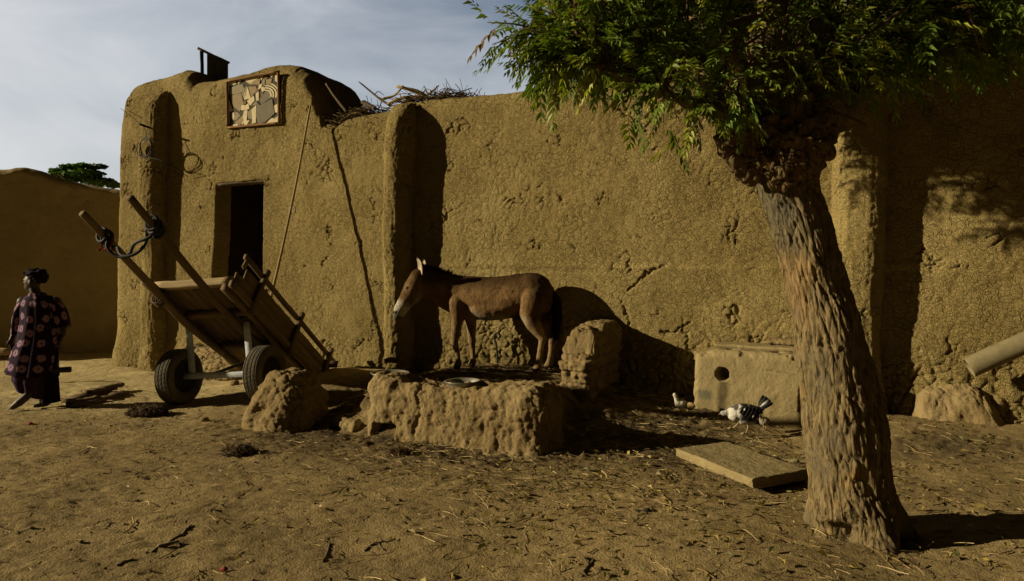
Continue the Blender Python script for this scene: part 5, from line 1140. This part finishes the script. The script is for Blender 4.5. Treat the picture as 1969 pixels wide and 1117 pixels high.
    V = np.concatenate(V).reshape(-1, 3); C = np.concatenate(C).reshape(-1, 3); nq = len(V) // 4; i = np.arange(nq)[:, None] * 4
    rs = []                                   # leaf stalks
    for f0, f1 in ((0, .5), (.5, 1.)):
        p0_, p1_ = pos(np.full(N_, f0)), pos(np.full(N_, f1)); h = side * .0014; rs.append(np.stack([p0_ - h, p0_ + h, p1_ + h, p1_ - h], 1))
    RS = np.concatenate(rs).reshape(-1, 3); RC = np.repeat(np.tile(bc, (2, 1)) * .8, 4, 0)
    Fq = np.concatenate([np.concatenate([i + [0, 1, 2], i + [0, 2, 3]])]); st = np.arange(len(RS)).reshape(-1, 4) + len(V); Ft = np.concatenate([Fq, st[:, [0, 1, 2]], st[:, [0, 2, 3]]])
    part('crown', np.concatenate([V, RS]), Ft, LEAF, root, smooth=False, col=np.concatenate([C, RC]))
    tw_ = g.part('twigs', TWIG, root); tw_['kind'] = 'stuff'
    print('fronds', N_)
neem()

# ------------------------------------------------------------------ loose things on the ground
def ground_at(x, y): return zg(x, y)
def litter():
    r = np.random.default_rng(5)
    def dens(n, fn, box):
        P = []
        while len(P) < n:
            q = np.stack([r.uniform(box[0], box[1], 4000), r.uniform(box[2], box[3], 4000)], 1); P += q[r.random(4000) < fn(q[:, 0], q[:, 1])].tolist()
        return np.array(P[:n])
    def pen(x, y):
        t, d = td(x, y); c = fbm(np.stack([x * 2.2, y * 2.2, 0 * x], 1), 3, 31)
        return np.clip(.07 + .9 * sst(-.6, .6, t) * sst(4.6, 3.4, t) * sst(4.3, 2.6, d) * (.35 + .9 * c) * (d > 0) + .5 * sst(3.2, 3.9, t) * sst(6.2, 5., t) * sst(3.0, 1.6, d) * (d > 0) * (.6 + c) + .22 * np.exp(-((x - .6) / 1.6) ** 2 - ((y - 5.2) / .8) ** 2), 0, 1) * (d > .06)
    def straws(n, fn, box, l0, l1, w0, w1, cols, curl, lift):
        p = dens(n, fn, box); an = r.uniform(0, np.pi, n) + .0; L = r.uniform(l0, l1, n) ** 1; L = l0 + (l1 - l0) * r.random(n) ** 2.2; w = r.uniform(w0, w1, n)
        e = np.stack([np.cos(an), np.sin(an), r.normal(0, .10, n)], 1); s = np.stack([-np.sin(an), np.cos(an), 0 * an], 1); z = gz(p[:, 0], p[:, 1]) + r.uniform(.004, lift, n)
        c = np.stack([p[:, 0], p[:, 1], z], 1); V = []
        for f in (-1, -.33, .33, 1):
            q = c + e * (L * f / 2)[:, None] + s * (curl * L * (f * f - .4) * r.normal(0, 1, n) if f in (-1,) else curl * L * (f * f - .4))[:, None]
            V += [q - s * w[:, None] / 2, q + s * w[:, None] / 2, q + np.array([0, 0, 1]) * (w * .55)[:, None]]
        V = np.stack(V, 1); b = np.arange(n)[:, None] * 12; Fq = []
        for k in range(3):
            for i, j in ((0, 1), (1, 2), (2, 0)): Fq.append(b + [3 * k + i, 3 * k + j, 3 * k + 3 + j, 3 * k + 3 + i])
        col = np.array(cols)[r.integers(0, len(cols), n)] * r.uniform(.6, 1.25, (n, 1)); return V.reshape(-1, 3), np.concatenate(Fq), np.repeat(col, 12, 0)
    box = (-6.6, 4.6, 3.0, 9.2)
    V, Fc, c = straws(7500, pen, box, .02, .17, .0025, .0055, [(1.15, 1.1, 1.0), (.9, .85, .75), (.6, .55, .45), (.28, .25, .2), (.2, .17, .13)], .12, .03)
    solo('straw_litter', V, Fc, STRAW, 'scattered chaff and broken straw strewn over the yard', 'straw', kind='stuff', col=c, smooth=False)
    tw = lambda x, y: np.clip(.25 + .5 * np.exp(-((x - 1) / 2.5) ** 2), 0, 1) * (td(x, y)[1] > .1)
    V, Fc, c = straws(600, tw, box, .05, .32, .003, .009, [(.3, .25, .18), (.4, .33, .24), (.6, .5, .36)], .15, .006)
    solo('twig_litter', V, Fc, STRAW, 'thin dry twigs scattered over the bare yard', 'twigs', kind='stuff', col=c, smooth=False)
    # fallen neem leaflets
    lf = lambda x, y: np.clip(.04 + .85 * np.exp(-((x - 1.1) / 1.5) ** 2 - ((y - 4.9) / 1.3) ** 2) + .25 * sst(2, 3, x), 0, 1) * (td(x, y)[1] > .1)
    n = 1500; p = dens(n, lf, (-3.5, 4.4, 2.9, 7.6)); an = r.uniform(0, 2 * np.pi, n); L = r.uniform(.025, .065, n); e = np.stack([np.cos(an), np.sin(an), r.normal(.05, .3, n)], 1); s = np.stack([-np.sin(an), np.cos(an), r.normal(0, .45, n)], 1) * (L * .2)[:, None]
    c = np.stack([p[:, 0], p[:, 1], gz(p[:, 0], p[:, 1]) + r.uniform(.008, .022, n)], 1); up = np.array([0, 0, 1]) * (L * r.uniform(.05, .3, n))[:, None]
    V = np.stack([c - e * L[:, None] * .5, c + s + up, c + e * L[:, None] * .5, c - s + up * .6], 1).reshape(-1, 3); i = np.arange(n)[:, None] * 4
    col = np.array([(.34, .27, .07), (.30, .22, .09), (.19, .13, .06), (.42, .33, .12), (.13, .14, .04)])[r.integers(0, 5, n)] * r.uniform(.6, 1.2, (n, 1))
    solo('fallen_leaves', V, np.concatenate([i + [0, 1, 2], i + [0, 2, 3]]), LEAF, 'dry yellow leaflets fallen on the ground under the neem tree', 'leaves', kind='stuff', col=np.repeat(col, 4, 0), smooth=False)
    # crumbs of earth and pebbles
    n = 1500; p = dens(n, lambda x, y: .3 + .6 * np.exp(-((td(x, y)[1] - 2.8) / .8) ** 2) + 0 * x, box); p = p[td(p[:, 0], p[:, 1])[1] > .15]; n = len(p); b, bf = ball((0, 0, 0), (1, 1, 1), 5, 7)
    s = r.uniform(.004, .018, n) ** 1; s = .003 + .010 * r.random(n) ** 4
    V = (b[None] * (1 + .35 * r.normal(0, 1, (n, len(b), 1))).clip(.5, 1.5)) * s[:, None, None] * np.array([1.2, 1., .7]) + np.stack([p[:, 0], p[:, 1], gz(p[:, 0], p[:, 1]) + s * .35], 1)[:, None]
    Fc = (bf[None] + (np.arange(n) * len(b))[:, None, None]).reshape(-1, 4)
    solo('earth_crumbs', V.reshape(-1, 3), Fc, MUD_ROUGH, 'small crumbs of dry earth lying over the yard', 'earth crumbs', kind='stuff', col=np.repeat(r.uniform(.5, 1., n), len(b)))
litter()
def ground_bits():
    # split firewood slabs beside the person
    specs = [((128, 778), (215, 752), .18, .05, 0.02), ((140, 786), (238, 760), .16, .05, .0), ((165, 768), (232, 752), .13, .04, .07), ((130, 783), (190, 772), .10, .04, .03)]
    labs = ['flat split bark slab at the back of the small firewood heap', 'longest front slab of the small firewood heap with ragged ends', 'short split slab resting on top of the firewood heap', 'stubby slab at the lower left tip of the firewood heap']
    for (a, b, w, h, lift), lab in zip(specs, labs):
        A, B = gp(*a, zg(*gp(*a)[:2])), gp(*b, zg(*gp(*b)[:2])); A[2] = zg(A[0], A[1]) + h / 2 + lift; B[2] = zg(B[0], B[1]) + h / 2 + lift
        V, Fc, uv = bar(A, B, w, h, bev=.3, jit=.006, n=14); V = V + (.02 * fbm(V * np.array([3, 9, 9]), 3, int(w * 100)))[:, None] * np.array([.3, .6, .5]); solo('firewood_slab', V, Fc, WOOD, lab, 'firewood', uv=uv, col=np.full(len(V), .95), group='split slabs in the small firewood heap')
    def tuft(x, y, r0, lab, n=420):
        c = gp(x, y, zg(*gp(x, y)[:2])); c[2] = gz(c[0], c[1]); g = G(); V, Fc = ball((0, 0, 0), (r0, r0 * .7, r0 * .35), 24, 34); V = V + nrm(V) * (.05 * fbm(V * 14, 3, int(x)))[:, None]; g.add(V + c, Fc, col=np.array([.12, .10, .08]))
        for _ in range(n):
            q = nrm(rng.normal(0, 1, 3)) * [r0, r0 * .7, r0 * .35]; q[2] = abs(q[2]); e = nrm(rng.normal(0, 1, 3) + [0, 0, .15]) * rng.uniform(.04, .12); g.add(*tube(np.array([c + q - e * .5, c + q + e * .1 + rng.normal(0, .01, 3), c + q + e * .6]), .003, 3), col=np.array([.3, .22, .15]) * rng.uniform(.2, 1.))
        solo('dung_pile', np.concatenate(g.V), g.F, STRAW, lab, 'dung pile', group='dark clumps of dung and chaff', col=np.concatenate(g.c))
    tuft(283, 797, .22, 'dark matted clump of dung and chaff before the left cart wheel'); tuft(458, 870, .15, 'low dark clump of dung on bare ground before the wall stub', 260)
    tuft(770, 872, .10, 'small dark tuft of chaff near the foot of the mud trough', 140)
    BONE = wood('bleached_wood', (.30, .25, .17), (.2, .16, .1), (.08, .06, .04))
    def stick(name, pts, r, lab, mat=WOOD_GREY, br=(), cat='stick'):
        r = list(np.array(r) * .6)
        P = [gp(*q) for q in pts]
        p = curve(P, 16); p[:, 2] = gz(p[:, 0], p[:, 1]) + .6 * np.atleast_1d(r)[0]; V, Fc, uv = tube(p, r, 8, .16, .8); g = G(); g.add(V, Fc, uv)
        for f, e, rr in br:
            e_ = gp(*e); e_[2] = gz(e_[0], e_[1]) + .01; b = p[int(f * 15)]; V, Fc, uv = tube(curve([b, (b + e_) / 2, e_], 8), [rr, rr * .6], 6, .15); g.add(V, Fc, uv)
        g.solo(name, mat, lab, cat, group='sticks lying on the ground')
    stick('forked_stick', [(290, 1060), (322, 1042), (350, 1027), (367, 1011)], [.010, .012, .011, .008], 'grey weathered forked stick lying alone in the left front yard', mat=BONE, br=((.15, (344, 1041), .014),))
    stick('dry_twig', [(1236, 905), (1248, 888), (1262, 866)], [.008, .006], 'crooked dark twig lying left of the cement slab', br=((.5, (1272, 878), .004),))
    stick('dry_twig', [(224, 1085), (240, 1080), (256, 1075)], [.012, .008], 'short dark curled twig at the bottom left of the yard')
    stick('dry_twig', [(620, 1078), (626, 1065), (634, 1040)], [.007, .009], 'short upright-lying dark twig in the front middle of the yard')
    stick('dry_twig', [(1118, 1108), (1128, 1092), (1142, 1076)], [.012, .014], 'dark bent bark curl in the front of the yard', br=((.7, (1120, 1072), .008),))
    stick('pale_straw', [(1248, 1079), (1280, 1098), (1306, 1115)], [.004, .004], 'single long pale straw at the front edge of the yard', WOOD_PALE)
    stick('dry_twig', [(700, 1050), (722, 1040), (745, 1036), (760, 1030)], [.009, .006], 'thin wavy twig on bare ground before the mud trough', br=((.4, (738, 1052), .004),))
    stick('dry_twig', [(1465, 970), (1490, 966), (1515, 962)], [.010, .007], 'dark curl of bark lying between slab and tree')
    stick('bent_cane', [(1215, 748), (1245, 770), (1262, 800), (1290, 815)], [.005, .006], 'long thin curved cane lying in the dung before the cement box', WOOD_PALE)
    def scrap(name, x, y, s, mat, lab, cat='scrap'):
        c = gp(x, y); c[2] = gz(c[0], c[1]) + .006; V, Fc = ball((0, 0, 0), (s, s * .7, .006), 8, 12); V = V + (.02 * fbm(V * 30 + x, 3, 2))[:, None] * [.3, .3, 1.2]; solo(name, V + c, Fc, mat, lab, cat)
    scrap('red_scrap', 430, 1093, .022, KRED, 'tiny red scrap of plastic lying in the front yard'); scrap('red_scrap', 58, 818, .035, KRED, 'faded red scrap on the ground in front of the person')
    scrap('black_rag', 1243, 982, .028, CORD, 'crumpled black rag on the ground before the cement slab', 'rag')
    def stone(x, y, r0, lab, s=1):
        c = gp(x, y); c[2] = gz(c[0], c[1]) + r0 * .3; V, Fc = ball((0, 0, 0), (r0, r0 * .8, r0 * .65), 20, 28); V = V * (1 + .35 * fbm(V / r0 * .9, 3, s))[:, None]; solo('stone', V + c, Fc, MUD_ROUGH, lab, 'stone', group='loose clods and stones', col=np.ones(len(V)) * .9)
    stone(1802, 795, .06, 'pale stone at the shaded foot of the house beyond the trunk', 3); stone(452, 748, .07, 'small pale stone under the cart axle', 4); stone(394, 811, .05, 'small pale clod before the wall stub', 5); stone(330, 715 + 20, .06, 'low clod behind the left cart wheel', 6); stone(1500, 812, .07, 'flat brick fragment at the foot of the cement box', 7)
ground_bits()

# ------------------------------------------------------------------ light, sky, camera
EL = math.radians(18.5); LD = np.array([math.cos(EL) * .9968, math.cos(EL) * .08, -math.sin(EL)])
def light():
    l = bpy.data.lights.new('sun', 'SUN'); l.energy = 5.0; l.angle = math.radians(.53); l.color = (1., .835, .54)
    o = bpy.data.objects.new('sun', l); COL.objects.link(o); o.rotation_euler = Vector(LD).to_track_quat('-Z', 'Y').to_euler(); o.location = (-8, -1, 9)
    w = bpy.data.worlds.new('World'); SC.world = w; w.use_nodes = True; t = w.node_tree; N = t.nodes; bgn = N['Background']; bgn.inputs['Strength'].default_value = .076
    sky = N.new('ShaderNodeTexSky'); sky.sky_type = 'NISHITA'; sky.sun_disc = False; sky.sun_elevation = EL; sky.sun_rotation = math.atan2(-LD[0], -LD[1]); sky.air_density = 1.; sky.dust_density = 2.2; sky.ozone_density = 1.5
    def mth(op, a, b=0., c=None, cl=False):
        x = N.new('ShaderNodeMath'); x.operation = op; x.use_clamp = cl
        for sk, v in zip(x.inputs, (a, b, c)):
            if v is None: continue
            if hasattr(v, 'links'): t.links.new(v, sk)
            else: sk.default_value = v
        return x.outputs[0]
    tc = N.new('ShaderNodeTexCoord'); sep = N.new('ShaderNodeSeparateXYZ'); t.links.new(tc.outputs['Generated'], sep.inputs[0]); x, y, z = sep.outputs
    mp = N.new('ShaderNodeMapping'); mp.inputs['Rotation'].default_value = (0, .35, .2); mp.inputs['Scale'].default_value = (1.6, 1.6, 3.2); t.links.new(tc.outputs['Generated'], mp.inputs[0])
    nz = N.new('ShaderNodeTexNoise'); nz.inputs['Scale'].default_value = 2.0; nz.inputs['Detail'].default_value = 7; nz.inputs['Roughness'].default_value = .55; nz.inputs['Distortion'].default_value = .5; t.links.new(mp.outputs[0], nz.inputs['Vector'])
    cf = mth('MULTIPLY_ADD', nz.outputs['Fac'], 1.5, -.34); cf = mth('ADD', cf, mth('MULTIPLY', x, -.85)); cf = mth('ADD', cf, mth('MULTIPLY', z, -.5), None, True)
    mx = N.new('ShaderNodeMix'); mx.data_type = 'RGBA'; mth_ = mth('MULTIPLY', cf, .88); t.links.new(mth_, mx.inputs[0])
    hsv = N.new('ShaderNodeHueSaturation'); hsv.inputs['Saturation'].default_value = 1.05; t.links.new(sky.outputs[0], hsv.inputs['Color'])
    t.links.new(hsv.outputs[0], mx.inputs[6]); mx.inputs[7].default_value = (8.6, 8.7, 8.9, 1)
    # sky dimmed behind the viewer, overhead and right: added to cut fill in shadows
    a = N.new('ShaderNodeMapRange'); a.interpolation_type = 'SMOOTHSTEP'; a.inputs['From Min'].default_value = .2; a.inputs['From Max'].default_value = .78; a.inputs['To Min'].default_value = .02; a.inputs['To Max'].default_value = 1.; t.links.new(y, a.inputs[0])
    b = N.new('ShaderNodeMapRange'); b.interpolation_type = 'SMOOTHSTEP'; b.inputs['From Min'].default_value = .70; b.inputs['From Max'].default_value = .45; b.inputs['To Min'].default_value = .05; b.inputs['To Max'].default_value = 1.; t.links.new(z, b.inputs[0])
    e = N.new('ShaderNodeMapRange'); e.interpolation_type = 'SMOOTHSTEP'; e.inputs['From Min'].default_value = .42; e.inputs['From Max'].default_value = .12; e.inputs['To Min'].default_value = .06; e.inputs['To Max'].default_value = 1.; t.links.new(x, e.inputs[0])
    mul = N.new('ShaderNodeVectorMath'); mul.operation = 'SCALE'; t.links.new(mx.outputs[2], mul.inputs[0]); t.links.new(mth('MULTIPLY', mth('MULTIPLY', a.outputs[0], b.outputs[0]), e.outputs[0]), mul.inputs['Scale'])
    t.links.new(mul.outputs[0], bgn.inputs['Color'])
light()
cam = bpy.data.cameras.new('camera'); cam.sensor_width = 36; cam.lens = 36 * F / 1969; cam.shift_y = (HZ - 1117 / 2) / 1969; cam.shift_x = 0; cam.clip_end = 2000; cam.clip_start = .05
co = bpy.data.objects.new('camera', cam); COL.objects.link(co); co.location = (0, 0, CH); co.rotation_euler = (math.pi / 2, 0, 0); SC.camera = co
vs = SC.view_settings; vs.view_transform = 'Standard'; vs.look = 'None'; vs.gamma = 1; vs.exposure = .2
SC.cycles.max_bounces = 6; SC.cycles.diffuse_bounces = 2; SC.cycles.transmission_bounces = 3; SC.cycles.use_denoising = True; SC.cycles.caustics_reflective = False; SC.cycles.caustics_refractive = False
